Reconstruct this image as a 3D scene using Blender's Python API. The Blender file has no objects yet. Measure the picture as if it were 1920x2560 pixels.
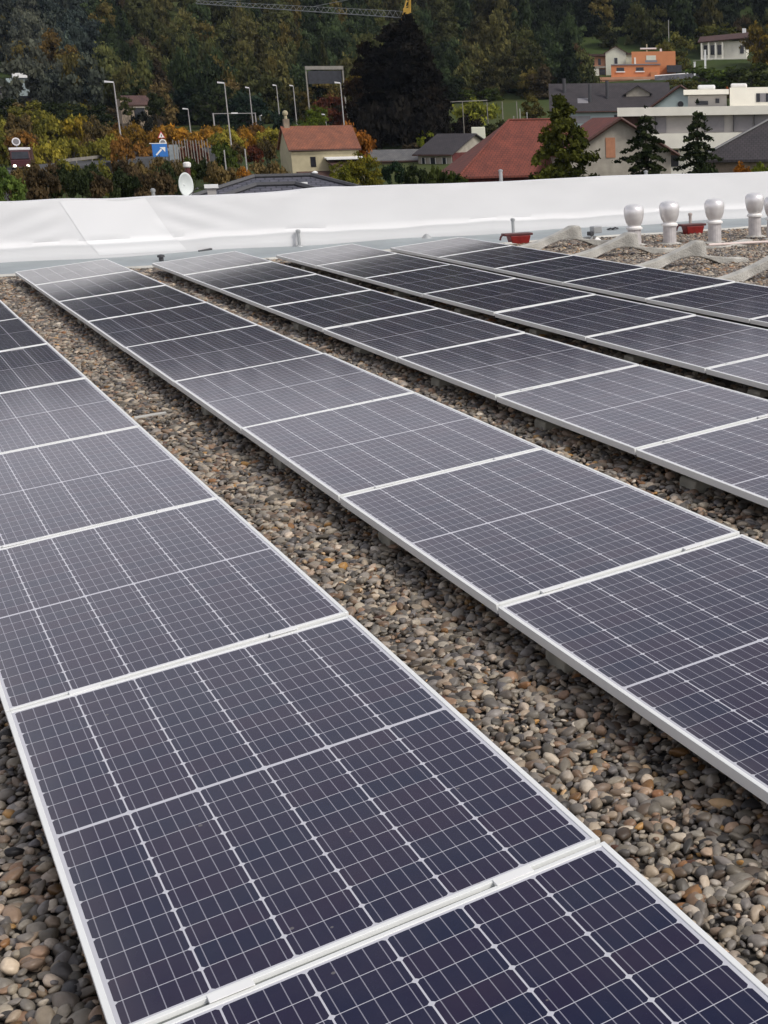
import bpy, math, random
import numpy as np
from mathutils import Vector, Matrix, Euler
R = math.radians
rng = np.random.default_rng(7); random.seed(7)
scn = bpy.context.scene
COL = scn.collection

# ------------------------------------------------------------------ camera
GZ = 0.22                                   # right panel edge above the gravel
CAMP = Vector((-1.18345, -1.46326, 1.48839 + GZ))
FPX, PPX, PPY = 3361.43, 1768.467, 1280.0   # focal length and principal point in photo pixels
cd = bpy.data.cameras.new('camera'); cam = bpy.data.objects.new('camera', cd); COL.objects.link(cam)
cam.location = CAMP; cam.rotation_euler = (1.2866787, 0.0145916, -0.5688444)
cd.sensor_width = 36; cd.lens = FPX / 2560 * 36; cd.shift_x = -(PPX - 960) / 2560
cd.clip_start = 0.05; cd.clip_end = 6000
scn.camera = cam
scn.render.resolution_x = 768; scn.render.resolution_y = 1024
CR = Euler(cam.rotation_euler).to_matrix()
YAW = cam.rotation_euler[2]
FW = Vector((-math.sin(YAW), math.cos(YAW), 0)); RT = Vector((math.cos(YAW), math.sin(YAW), 0))

# ------------------------------------------------------------------ light
SUN_EL, SUN_AZ = 44, 146     # azimuth from +Y, clockwise
w = bpy.data.worlds.new("World"); scn.world = w; w.use_nodes = True
nt = w.node_tree; nt.nodes.clear()
out = nt.nodes.new('ShaderNodeOutputWorld'); bg = nt.nodes.new('ShaderNodeBackground')
sky = nt.nodes.new('ShaderNodeTexSky'); sky.sky_type = 'NISHITA'; sky.sun_disc = False
sky.sun_elevation = R(SUN_EL); sky.sun_rotation = R(SUN_AZ); sky.air_density = 1.0; sky.dust_density = 3.0; sky.altitude = 300
hs = nt.nodes.new('ShaderNodeHueSaturation'); hs.inputs['Saturation'].default_value = 0.55
tn = nt.nodes.new('ShaderNodeMix'); tn.data_type = 'RGBA'; tn.inputs[0].default_value = 0.55
tn.inputs[7].default_value = (8.8, 8.4, 8.9, 1)      # overcast layer
tcw = nt.nodes.new('ShaderNodeTexCoord'); spw = nt.nodes.new('ShaderNodeSeparateXYZ'); mr = nt.nodes.new('ShaderNodeMapRange')
mr.interpolation_type = 'SMOOTHSTEP'; mr.inputs[1].default_value = .12; mr.inputs[2].default_value = .75; mr.inputs[3].default_value = .80; mr.inputs[4].default_value = .10
nt.links.new(tcw.outputs['Generated'], spw.inputs[0]); nt.links.new(spw.outputs[2], mr.inputs[0]); nt.links.new(mr.outputs[0], tn.inputs[0])
nt.links.new(sky.outputs[0], hs.inputs['Color']); nt.links.new(hs.outputs[0], tn.inputs[6])
nt.links.new(tn.outputs[2], bg.inputs[0]); nt.links.new(bg.outputs[0], out.inputs[0])
bg.inputs[1].default_value = 0.085
sl = bpy.data.lights.new('sun', 'SUN'); sl.energy = 1.5; sl.angle = R(18); sl.color = (1, .96, .9)
so = bpy.data.objects.new('sun', sl); COL.objects.link(so)
sd = Vector((math.sin(R(SUN_AZ)) * math.cos(R(SUN_EL)), math.cos(R(SUN_AZ)) * math.cos(R(SUN_EL)), math.sin(R(SUN_EL))))
so.rotation_euler = sd.to_track_quat('Z', 'Y').to_euler()
scn.view_settings.view_transform = 'Standard'; scn.view_settings.look = 'None'
scn.view_settings.exposure = 0.56; scn.view_settings.gamma = 1
scn.render.engine = 'CYCLES'

# ------------------------------------------------------------------ photo geometry helpers
def ray(u, v): return CR @ Vector(((u - PPX) / FPX, -(v - PPY) / FPX, -1.0))
def onz(u, v, z=0.0):
    d = ray(u, v); t = (z - CAMP.z) / d.z; return CAMP + d * t
def P(u, v, D):                  # point seen at photo pixel (u, v), D metres ahead along the ground
    d = ray(u, v); return CAMP + d * (D / d.dot(FW))
def zat(u, v, D): return P(u, v, D).z

# ------------------------------------------------------------------ materials
M = {}
def newmat(name):
    m = bpy.data.materials.new(name); m.use_nodes = True; M[name] = m
    return m, m.node_tree, m.node_tree.nodes['Principled BSDF']
def N(nt, t, **kw):
    n = nt.nodes.new(t)
    for k, v in kw.items():
        if k.startswith('i_'): n.inputs[int(k[2:]) if k[2:].isdigit() else k[2:]].default_value = v
        else: setattr(n, k, v)
    return n
def mat(name, col, rough=.7, var=.12, scale=3.0, metal=0.0, bump=0.0, col2=None, detail=6, spec=.5, bscale=None, emit=0):
    m, nt, b = newmat(name)
    tc = N(nt, 'ShaderNodeTexCoord'); nz = N(nt, 'ShaderNodeTexNoise'); nz.inputs['Scale'].default_value = scale
    nz.inputs['Detail'].default_value = detail
    nt.links.new(tc.outputs['Object'], nz.inputs['Vector'])
    rp = N(nt, 'ShaderNodeValToRGB'); c = np.array(col)
    c2 = np.array(col2) if col2 is not None else np.clip(c * (1 + var), 0, 1)
    c1 = c * (1 - var) if col2 is None else c
    rp.color_ramp.elements[0].position = .32; rp.color_ramp.elements[1].position = .68
    rp.color_ramp.elements[0].color = (*c1, 1); rp.color_ramp.elements[1].color = (*c2, 1)
    nt.links.new(nz.outputs[0], rp.inputs[0]); nt.links.new(rp.outputs[0], b.inputs['Base Color'])
    b.inputs['Roughness'].default_value = rough; b.inputs['Metallic'].default_value = metal
    b.inputs['Specular IOR Level'].default_value = spec
    if bump:
        n2 = N(nt, 'ShaderNodeTexNoise'); n2.inputs['Scale'].default_value = bscale or scale * 4; n2.inputs['Detail'].default_value = 8
        nt.links.new(tc.outputs['Object'], n2.inputs['Vector'])
        bp = N(nt, 'ShaderNodeBump'); bp.inputs['Strength'].default_value = bump; bp.inputs['Distance'].default_value = .02
        nt.links.new(n2.outputs[0], bp.inputs['Height']); nt.links.new(bp.outputs[0], b.inputs['Normal'])
    if emit:
        b.inputs['Emission Color'].default_value = (*col, 1); b.inputs['Emission Strength'].default_value = emit
    return m
def tilemat(name, col, col2, sx=.3, sy=.35, rough=.75):     # roof tiles: courses along local slope
    m, nt, b = newmat(name)
    tc = N(nt, 'ShaderNodeTexCoord'); br = N(nt, 'ShaderNodeTexBrick')
    br.inputs['Color1'].default_value = (*col, 1); br.inputs['Color2'].default_value = (*col2, 1)
    br.inputs['Mortar'].default_value = (*(np.array(col) * .45), 1)
    br.inputs['Scale'].default_value = 1.0; br.inputs['Brick Width'].default_value = sx; br.inputs['Row Height'].default_value = sy
    br.inputs['Mortar Size'].default_value = .025
    nz = N(nt, 'ShaderNodeTexNoise'); nz.inputs['Scale'].default_value = 1.2; nz.inputs['Detail'].default_value = 7
    mx = N(nt, 'ShaderNodeMix', data_type='RGBA', blend_type='MULTIPLY'); mx.inputs[0].default_value = .8
    rp = N(nt, 'ShaderNodeValToRGB'); rp.color_ramp.elements[0].position = .3; rp.color_ramp.elements[1].position = .7
    rp.color_ramp.elements[0].color = (.62, .62, .62, 1); rp.color_ramp.elements[1].color = (1.15, 1.1, 1.05, 1)
    sp = N(nt, 'ShaderNodeSeparateXYZ'); cb = N(nt, 'ShaderNodeCombineXYZ')
    ad = N(nt, 'ShaderNodeMath', operation='ADD')
    nt.links.new(tc.outputs['Object'], sp.inputs[0]); nt.links.new(sp.outputs[0], cb.inputs[0])
    nt.links.new(sp.outputs[1], ad.inputs[0]); nt.links.new(sp.outputs[2], ad.inputs[1]); nt.links.new(ad.outputs[0], cb.inputs[1])
    nt.links.new(cb.outputs[0], br.inputs['Vector']); nt.links.new(tc.outputs['Object'], nz.inputs['Vector'])
    nt.links.new(nz.outputs[0], rp.inputs[0]); nt.links.new(br.outputs[0], mx.inputs[6]); nt.links.new(rp.outputs[0], mx.inputs[7])
    nt.links.new(mx.outputs[2], b.inputs['Base Color']); b.inputs['Roughness'].default_value = rough
    return m

mat('aluminium', (.77, .78, .76), .45, .03, 6)
mat('clamp', (.82, .82, .80), .4, .03, 9)
mat('concrete', (.30, .285, .235), .9, .25, 7, bump=.4)
mat('concrete_pale', (.43, .415, .375), .9, .35, 5, bump=.8, bscale=60)
mat('membrane', (.30, .33, .34), .7, .12, 1.6)
mat('edge_strip', (.50, .49, .45), .6, .1, 4)
mat('dark_metal', (.05, .05, .055), .5, .15, 10)
mat('seam_grey', (.17, .18, .17), .6, .15, 8)
mat('zinc', (.42, .43, .43), .45, .1, 5, metal=.5)
mat('rust_post', (.36, .30, .27), .7, .2, 8)
mat('red_paint', (.22, .014, .012), .45, .25, 9)
mat('red_dark', (.09, .02, .02), .5, .25, 9)
mat('vent_metal', (.80, .78, .77), .33, .08, 9, metal=.45)
mat('vent_pipe', (.55, .52, .51), .5, .12, 12, metal=.3)
mat('plastic_white', (.80, .78, .75), .5, .05, 5)
mat('pink_pipe', (.72, .60, .55), .5, .05, 5)
mat('stucco_cream', (.42, .37, .24), .9, .12, 1.2, bump=.2)
mat('stucco_pale', (.33, .30, .25), .9, .16, 1.5, bump=.2)
mat('stucco_white', (.82, .79, .69), .85, .06, .7)
mat('stucco_grey', (.38, .36, .34), .85, .08, .7)
mat('stucco_blue', (.32, .38, .38), .85, .07, .7)
mat('stucco_mint', (.66, .66, .54), .85, .07, .7)
mat('stucco_orange', (.60, .235, .10), .85, .08, .5)
mat('stucco_salmon', (.56, .29, .18), .85, .08, .5)
mat('brown_wood', (.07, .03, .022), .7, .2, 4)
mat('maroon', (.10, .02, .018), .8, .25, 3)
mat('beige_stone', (.24, .19, .14), .9, .25, 2.5, bump=.3)
mat('shutter', (.21, .20, .21), .6, .05, 3)
mat('shutter_orange', (.38, .17, .09), .7, .1, 4)
mat('window_dark', (.02, .022, .028), .15, .3, 2)
mat('white_paint', (.8, .8, .78), .5, .04, 4)
mat('lamp_pole', (.40, .38, .37), .5, .08, 4, metal=.2)
mat('lamp_head', (.78, .76, .76), .4, .05, 4)
mat('crane_grey', (.17, .18, .19), .5, .1, 4)
mat('crane_yellow', (.42, .25, .03), .5, .1, 4)
mat('sign_blue', (.03, .17, .52), .4, .05, 4)
mat('sign_red', (.5, .04, .03), .4, .05, 4)
mat('sign_back', (.25, .28, .30), .5, .1, 4)
mat('asphalt', (.055, .055, .058), .9, .15, 1.5)
mat('guardrail', (.26, .24, .21), .5, .15, 2)
mat('truck_red', (.06, .010, .014), .4, .2, 3)
mat('headlight', (1, .93, .72), .3, 0, 3, emit=3)
mat('rubber', (.02, .02, .02), .8, .1, 5)
mat('bark', (.06, .048, .036), .95, .3, 6, bump=.5)
mat('stone_wall', (.11, .11, .125), .9, .4, 1.6, bump=.5)
mat('dish', (.66, .70, .68), .45, .03, 4)
tilemat('tile_terracotta', (.27, .095, .05), (.20, .078, .048))
tilemat('tile_red', (.20, .050, .030), (.165, .040, .026))
tilemat('tile_brown', (.10, .05, .042), (.075, .04, .035))
tilemat('tile_charcoal', (.044, .038, .042), (.054, .047, .052))
tilemat('tile_grey', (.08, .085, .11), (.11, .11, .14), .35, .3)
tilemat('tile_slate', (.15, .15, .15), (.12, .12, .125))

# leaves: colour comes from each plant's own tint
def leafmat():
    m, nt, b = newmat('leaves')
    nt.nodes.remove(b); o = nt.nodes['Material Output']
    at = N(nt, 'ShaderNodeAttribute'); at.attribute_type = 'INSTANCER'; at.attribute_name = 'tint'
    a2 = N(nt, 'ShaderNodeAttribute'); a2.attribute_type = 'GEOMETRY'; a2.attribute_name = 'leafvar'
    mx = N(nt, 'ShaderNodeMix', data_type='RGBA', blend_type='MULTIPLY'); mx.inputs[0].default_value = 1
    rp = N(nt, 'ShaderNodeValToRGB')
    rp.color_ramp.elements[0].color = (.40, .46, .50, 1); rp.color_ramp.elements[1].color = (1.9, 1.75, 1.3, 1)
    nt.links.new(a2.outputs['Fac'], rp.inputs[0]); nt.links.new(at.outputs['Color'], mx.inputs[6]); nt.links.new(rp.outputs[0], mx.inputs[7])
    d = N(nt, 'ShaderNodeBsdfDiffuse'); t = N(nt, 'ShaderNodeBsdfTranslucent'); ms = N(nt, 'ShaderNodeMixShader'); ms.inputs[0].default_value = .25
    nt.links.new(mx.outputs[2], d.inputs[0]); nt.links.new(mx.outputs[2], t.inputs[0])
    nt.links.new(d.outputs[0], ms.inputs[1]); nt.links.new(t.outputs[0], ms.inputs[2]); nt.links.new(ms.outputs[0], o.inputs[0])
leafmat()

def pebblemat():
    m, nt, b = newmat('pebble')
    at = N(nt, 'ShaderNodeAttribute'); at.attribute_type = 'INSTANCER'; at.attribute_name = 'hue'
    rp = N(nt, 'ShaderNodeValToRGB'); e = rp.color_ramp.elements
    cols = [(0, (.085, .08, .078)), (.12, (.20, .185, .16)), (.28, (.30, .265, .21)), (.42, (.16, .105, .07)), (.52, (.25, .23, .205)),
            (.66, (.105, .10, .105)), (.76, (.35, .315, .26)), (.86, (.24, .145, .09)), (.93, (.42, .39, .34)), (.97, (.33, .19, .06)), (1, (.20, .09, .055))]
    e[0].position = 0; e[0].color = (.05, .045, .045, 1); e[1].position = 1; e[1].color = (.14, .06, .035, 1)
    for p, c in cols[1:-1]:
        k = e.new(p); k.color = (*[q * f_ for q, f_ in zip(c, (1.0, .96, .90))], 1)
    tc = N(nt, 'ShaderNodeTexCoord'); nz = N(nt, 'ShaderNodeTexNoise'); nz.inputs['Scale'].default_value = 2.2
    nt.links.new(tc.outputs['Object'], nz.inputs['Vector'])
    mx = N(nt, 'ShaderNodeMix', data_type='RGBA', blend_type='MULTIPLY'); mx.inputs[0].default_value = .6
    r2 = N(nt, 'ShaderNodeValToRGB'); r2.color_ramp.elements[0].color = (.45, .42, .4, 1); r2.color_ramp.elements[1].color = (1.4, 1.4, 1.4, 1)
    nt.links.new(nz.outputs[0], r2.inputs[0]); nt.links.new(at.outputs['Fac'], rp.inputs[0])
    nt.links.new(rp.outputs[0], mx.inputs[6]); nt.links.new(r2.outputs[0], mx.inputs[7])
    k1 = N(nt, 'ShaderNodeMath', operation='MULTIPLY'); k1.inputs[1].default_value = 57.3; k2 = N(nt, 'ShaderNodeMath', operation='FRACT')
    k3 = N(nt, 'ShaderNodeMapRange'); k3.inputs[3].default_value = .28; k3.inputs[4].default_value = 1.7
    nt.links.new(at.outputs['Fac'], k1.inputs[0]); nt.links.new(k1.outputs[0], k2.inputs[0]); nt.links.new(k2.outputs[0], k3.inputs[0])
    vm = N(nt, 'ShaderNodeVectorMath', operation='SCALE'); nt.links.new(mx.outputs[2], vm.inputs[0]); nt.links.new(k3.outputs[0], vm.inputs['Scale']); nt.links.new(vm.outputs[0], b.inputs['Base Color'])
    b.inputs['Roughness'].default_value = .5
pebblemat()

def cellmat():
    m, nt, b = newmat('solar_cells')
    L = nt.links
    def mth(op, a, bb=None, c=None):
        n = N(nt, 'ShaderNodeMath', operation=op)
        for i, x in enumerate((a, bb, c)):
            if x is None: continue
            if isinstance(x, (int, float)): n.inputs[i].default_value = x
            else: L.new(x, n.inputs[i])
        return n.outputs[0]
    tc = N(nt, 'ShaderNodeTexCoord'); sp = N(nt, 'ShaderNodeSeparateXYZ'); L.new(tc.outputs['Object'], sp.inputs[0])
    x, y = sp.outputs[0], sp.outputs[1]          # panel centre is the origin
    PX, PY = .1602, .0812
    cx = mth('DIVIDE', x, PX)                     # -3..3
    ix = mth('FLOOR', cx); fx = mth('SUBTRACT', cx, ix)                  # 0..1 in the cell
    dx = mth('MULTIPLY', mth('MINIMUM', fx, mth('SUBTRACT', 1, fx)), PX)
    ay = mth('SUBTRACT', mth('ABSOLUTE', y), .0055)
    cy = mth('DIVIDE', ay, PY); iy = mth('FLOOR', cy); fy = mth('SUBTRACT', cy, iy)
    dy = mth('MULTIPLY', mth('MINIMUM', fy, mth('SUBTRACT', 1, fy)), PY)
    gap = mth('MAXIMUM', mth('LESS_THAN', dx, .0019), mth('LESS_THAN', dy, .0010))
    gap = mth('MAXIMUM', gap, mth('LESS_THAN', mth('ADD', dx, dy), .0088))      # cut corners
    gap = mth('MAXIMUM', gap, mth('LESS_THAN', ay, 0))                          # middle strip
    gap = mth('MAXIMUM', gap, mth('GREATER_THAN', mth('ABSOLUTE', x), PX * 3 - .001))
    gap = mth('MAXIMUM', gap, mth('GREATER_THAN', ay, PY * 10 - .001))
    bb_ = mth('SUBTRACT', mth('MULTIPLY', fx, 5), mth('FLOOR', mth('MULTIPLY', fx, 5)))
    bus = mth('LESS_THAN', mth('ABSOLUTE', mth('SUBTRACT', bb_, .5)), .0010 / (PX / 5) )
    # per cell tone
    cb = N(nt, 'ShaderNodeCombineXYZ'); L.new(ix, cb.inputs[0]); L.new(mth('MULTIPLY', iy, mth('SIGN', y)), cb.inputs[1])
    oi = N(nt, 'ShaderNodeObjectInfo'); L.new(mth('MULTIPLY', oi.outputs['Random'], 37), cb.inputs[2])
    wn = N(nt, 'ShaderNodeTexWhiteNoise', noise_dimensions='3D'); L.new(cb.outputs[0], wn.inputs[0])
    nz = N(nt, 'ShaderNodeTexNoise'); nz.inputs['Scale'].default_value = 5; L.new(tc.outputs['Object'], nz.inputs['Vector'])
    mixf = mth('ADD', mth('MULTIPLY', wn.outputs[0], .4), mth('MULTIPLY', nz.outputs[0], .6))
    rp = N(nt, 'ShaderNodeValToRGB'); rp.color_ramp.elements[0].color = (.005, .008, .034, 1); rp.color_ramp.elements[1].color = (.016, .008, .032, 1)
    rp.color_ramp.elements[0].position = .3; rp.color_ramp.elements[1].position = .75
    L.new(mixf, rp.inputs[0])
    m1 = N(nt, 'ShaderNodeMix', data_type='RGBA'); L.new(bus, m1.inputs[0]); L.new(rp.outputs[0], m1.inputs[6]); m1.inputs[7].default_value = (.25, .245, .29, 1)
    m2 = N(nt, 'ShaderNodeMix', data_type='RGBA'); L.new(gap, m2.inputs[0]); L.new(m1.outputs[2], m2.inputs[6]); m2.inputs[7].default_value = (.54, .54, .58, 1)
    dn = N(nt, 'ShaderNodeTexNoise'); dn.inputs['Scale'].default_value = 2.6; dn.inputs['Detail'].default_value = 9; dn.inputs['Roughness'].default_value = .7
    dv = N(nt, 'ShaderNodeVectorMath', operation='ADD'); L.new(tc.outputs['Object'], dv.inputs[0]); cb2 = N(nt, 'ShaderNodeCombineXYZ'); L.new(mth('MULTIPLY', oi.outputs['Random'], 91), cb2.inputs[0]); L.new(cb2.outputs[0], dv.inputs[1]); L.new(dv.outputs[0], dn.inputs['Vector'])
    edge = mth('MULTIPLY', mth('GREATER_THAN', mth('MULTIPLY', x, -1), .40), mth('MULTIPLY', mth('SUBTRACT', mth('MULTIPLY', x, -1), .40), .9))
    df = N(nt, 'ShaderNodeMapRange'); df.inputs[1].default_value = .42; df.inputs[2].default_value = .75; df.inputs[3].default_value = 0; df.inputs[4].default_value = .045; L.new(dn.outputs[0], df.inputs[0])
    vo = N(nt, 'ShaderNodeTexVoronoi'); vo.inputs['Scale'].default_value = 7; L.new(dv.outputs[0], vo.inputs['Vector'])
    spot = mth('MULTIPLY', mth('LESS_THAN', vo.outputs['Distance'], .035), .35)
    m3 = N(nt, 'ShaderNodeMix', data_type='RGBA'); L.new(mth('MAXIMUM', mth('ADD', df.outputs[0], edge), spot), m3.inputs[0]); L.new(m2.outputs[2], m3.inputs[6]); m3.inputs[7].default_value = (.30, .28, .25, 1)
    L.new(m3.outputs[2], b.inputs['Base Color'])
    n3 = N(nt, 'ShaderNodeTexNoise'); n3.inputs['Scale'].default_value = 1.7; n3.inputs['Detail'].default_value = 5; L.new(tc.outputs['Object'], n3.inputs['Vector'])
    L.new(mth('ADD', mth('MULTIPLY', n3.outputs[0], .07), .08), b.inputs['Roughness'])
    b.inputs['IOR'].default_value = 1.45
    b.inputs['Specular IOR Level'].default_value = .5
cellmat()

# ------------------------------------------------------------------ mesh helpers
class MB:
    def __init__(s): s.v = []; s.f = []
    def add(s, vs, fs):
        o = len(s.v); s.v += [tuple(v) for v in vs]; s.f += [[i + o for i in f] for f in fs]; return s
    def box(s, x0, x1, y0, y1, z0, z1):
        return s.add([(x0, y0, z0), (x1, y0, z0), (x1, y1, z0), (x0, y1, z0), (x0, y0, z1), (x1, y0, z1), (x1, y1, z1), (x0, y1, z1)],
                     [[0, 3, 2, 1], [4, 5, 6, 7], [0, 1, 5, 4], [1, 2, 6, 5], [2, 3, 7, 6], [3, 0, 4, 7]])
    def bar(s, a, b, r, r2=None, n=8):
        a, b = Vector(a), Vector(b); r2 = r if r2 is None else r2; d = (b - a).normalized()
        q = d.to_track_quat('Z', 'Y'); vs = []
        for p, rr in ((a, r), (b, r2)):
            for i in range(n):
                t = 2 * math.pi * i / n; vs.append(p + q @ Vector((rr * math.cos(t), rr * math.sin(t), 0)))
        fs = [[i, (i + 1) % n, n + (i + 1) % n, n + i] for i in range(n)] + [list(range(n))[::-1], list(range(n, 2 * n))]
        return s.add(vs, fs)
    def tube(s, pts, r, n=6):
        for a, b in zip(pts[:-1], pts[1:]): s.bar(a, b, r, n=n)
        return s
    def lathe(s, prof, c=(0, 0, 0), n=24, fin=0, nf=0):
        vs = []; c = Vector(c)
        for r, z in prof:
            for i in range(n):
                t = 2 * math.pi * i / n; rr = r * (1 + (fin if (nf and i % 2) else 0))
                vs.append(c + Vector((rr * math.cos(t), rr * math.sin(t), z)))
        fs = [[k * n + i, k * n + (i + 1) % n, (k + 1) * n + (i + 1) % n, (k + 1) * n + i] for k in range(len(prof) - 1) for i in range(n)]
        fs += [list(range(n))[::-1], [(len(prof) - 1) * n + i for i in range(n)]]
        return s.add(vs, fs)
    def prism(s, poly, y0, y1):          # polygon in x-z, extruded along y
        n = len(poly); vs = [(x, y0, z) for x, z in poly] + [(x, y1, z) for x, z in poly]
        return s.add(vs, [list(range(n)), list(range(n, 2 * n))[::-1]] + [[i, i + n, (i + 1) % n + n, (i + 1) % n][::-1] for i in range(n)])
    def slab(s, quad, t):                 # sloping plate with thickness t below the quad
        n = len(quad); q = [Vector(p) for p in quad]; nr = (q[1] - q[0]).cross(q[2] - q[0]).normalized()
        if nr.z < 0: nr = -nr
        vs = q + [p - nr * t for p in q]
        return s.add(vs, [list(range(n)), list(range(n, 2 * n))[::-1]] + [[i, (i + 1) % n, (i + 1) % n + n, i + n] for i in range(n)])
    def build(s, name, m, parent=None, smooth=False, bevel=0):
        me = bpy.data.meshes.new(name); me.from_pydata(s.v, [], s.f); me.validate(); me.update()
        import bmesh
        bm = bmesh.new(); bm.from_mesh(me); bmesh.ops.recalc_face_normals(bm, faces=bm.faces); bm.to_mesh(me); bm.free()
        o = bpy.data.objects.new(name, me); COL.objects.link(o)
        me.materials.append(M[m] if isinstance(m, str) else m)
        if smooth:
            me.polygons.foreach_set('use_smooth', [True] * len(me.polygons))
            try: me.set_sharp_from_angle(angle=R(40))
            except Exception: pass
        if bevel:
            bv = o.modifiers.new('bevel', 'BEVEL'); bv.width = bevel; bv.segments = 2; bv.limit_method = 'ANGLE'
        if parent: o.parent = parent
        return o
def tag(o, label=None, cat=None, group=None, kind=None):
    if label: o['label'] = label
    if cat: o['category'] = cat
    if group: o['group'] = group
    if kind: o['kind'] = kind
    return o
def empty(name, loc, rz=0, label=None, cat=None, group=None):
    o = bpy.data.objects.new(name, None); COL.objects.link(o); o.location = loc; o.rotation_euler = (0, 0, rz)
    o.empty_display_size = .3
    return tag(o, label, cat, group)
def copy_tree(o, parent=None):
    c = o.copy(); COL.objects.link(c); c.parent = parent
    for ch in list(o.children): copy_tree(ch, c)
    return c
ORD = ['first', 'second', 'third', 'fourth', 'fifth', 'sixth', 'seventh', 'eighth', 'ninth', 'tenth', 'eleventh', 'twelfth', 'thirteenth', 'fourteenth', 'fifteenth', 'sixteenth', 'seventeenth', 'eighteenth', 'nineteenth', 'twentieth']

# ------------------------------------------------------------------ terrain
US = [-1500, 0, 640, 1000, 1280, 1920, 3400]
TD = [-800, 60, 100, 140, 180, 230, 300, 340, 380, 450, 560, 660, 800, 1500]
TZ = np.array([
 [-6.5]*7,
 [-6.5]*7,
 [-6.2, -6, -6.3, -6.3, -6.2, -5.5, -5.5],
 [-4.6, -4.6, -5.5, -5.8, -5.5, -4, -3.5],
 [-3.2, -3.0, -3.6, -3.8, -3, -1.5, -1],
 [0, 0, -.5, -.5, 0, 2.5, 4],
 [7, 7, 5, 5, 6, 8, 10],
 [14, 14, 11, 11, 11, 12, 14],
 [24, 24, 21, 20, 20, 19, 22],
 [42, 42, 42, 42, 40, 40, 40],
 [88, 92, 102, 106, 108, 105, 102],
 [126, 131, 144, 154, 160, 156, 152],
 [126, 131, 141, 150, 156, 152, 148],
 [60]*7], float)
def terrain(X, Y):
    X = np.asarray(X, float); Y = np.asarray(Y, float)
    u = PPX + FPX * X / np.maximum(Y, 20.0); u = np.clip(u, US[0], US[-1])
    Yc = np.clip(Y, TD[0], TD[-1])
    ui = np.clip(np.searchsorted(US, u) - 1, 0, len(US) - 2); di = np.clip(np.searchsorted(TD, Yc) - 1, 0, len(TD) - 2)
    U = np.array(US, float); D = np.array(TD, float)
    fu = (u - U[ui]) / (U[ui + 1] - U[ui]); fd = (Yc - D[di]) / (D[di + 1] - D[di])
    a = TZ[di, ui] * (1 - fu) + TZ[di, ui + 1] * fu; b = TZ[di + 1, ui] * (1 - fu) + TZ[di + 1, ui + 1] * fu
    return a * (1 - fd) + b * fd
def gz(p):
    q = Vector((p[0], p[1], 0)) - Vector((CAMP.x, CAMP.y, 0)); return float(terrain(q.dot(RT), q.dot(FW)))
def loc2w(X, Y, z): return Vector((CAMP.x, CAMP.y, 0)) + RT * X + FW * Y + Vector((0, 0, z))

xs = np.concatenate([np.linspace(-1600, -420, 14), np.linspace(-400, 200, 70), np.linspace(220, 1400, 14)])
ys = np.concatenate([np.linspace(-900, 20, 8), np.linspace(40, 700, 90), np.linspace(740, 2600, 12)])
XX, YY = np.meshgrid(xs, ys); ZZ = terrain(XX, YY)
rough = np.where(YY > 100, 1, 0) * (np.sin(XX * .11) * np.cos(YY * .07 + XX * .03)) * np.clip((YY - 100) / 300, 0, 1) * 2.0
ZZ = ZZ + rough * np.where(YY > 390, 1, .15)
vs = [tuple(loc2w(x, y, z)) for x, y, z in zip(XX.ravel(), YY.ravel(), ZZ.ravel())]
nx = len(xs); fs = [[j * nx + i, j * nx + i + 1, (j + 1) * nx + i + 1, (j + 1) * nx + i] for j in range(len(ys) - 1) for i in range(nx - 1)]
def groundmat():
    m, nt, b = newmat('ground')
    tc = N(nt, 'ShaderNodeTexCoord'); n1 = N(nt, 'ShaderNodeTexNoise'); n1.inputs['Scale'].default_value = .02; n1.inputs['Detail'].default_value = 9
    nt.links.new(tc.outputs['Object'], n1.inputs['Vector'])
    rp = N(nt, 'ShaderNodeValToRGB'); e = rp.color_ramp.elements
    e[0].position = .3; e[0].color = (.028, .034, .014, 1); e[1].position = .75; e[1].color = (.085, .080, .026, 1)
    k = e.new(.5); k.color = (.045, .065, .020, 1)
    nt.links.new(n1.outputs[0], rp.inputs[0]); nt.links.new(rp.outputs[0], b.inputs['Base Color']); b.inputs['Roughness'].default_value = .95
    b.inputs['Specular IOR Level'].default_value = .1
groundmat()
tag(MB().add(vs, fs).build('ground', 'ground', smooth=True), kind='structure')

# ------------------------------------------------------------------ the roof
WY = 18.68; SY = 16.82; NP0 = 16.06
def gravelmat():
    m, nt, b = newmat('gravel_bed')
    tc = N(nt, 'ShaderNodeTexCoord'); vo = N(nt, 'ShaderNodeTexVoronoi'); vo.inputs['Scale'].default_value = 45
    nt.links.new(tc.outputs['Object'], vo.inputs['Vector'])
    rp = N(nt, 'ShaderNodeValToRGB'); e = rp.color_ramp.elements
    e[0].color = (.015, .012, .01, 1); e[1].color = (.07, .06, .05, 1)
    sp = N(nt, 'ShaderNodeSeparateColor'); nt.links.new(vo.outputs['Color'], sp.inputs[0]); nt.links.new(sp.outputs[0], rp.inputs[0])
    nt.links.new(rp.outputs[0], b.inputs['Base Color']); b.inputs['Roughness'].default_value = .9
gravelmat()
tag(MB().add([(-14, -10, -.004), (26, -10, -.004), (26, SY, -.004), (-14, SY, -.004)], [[0, 1, 2, 3]]).build('roof_gravel_bed', 'gravel_bed'), kind='structure')
tag(MB().box(-14, 26, -10, WY + .30, -6.6, -.012).build('roof_slab', 'stucco_pale'), kind='structure')
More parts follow.
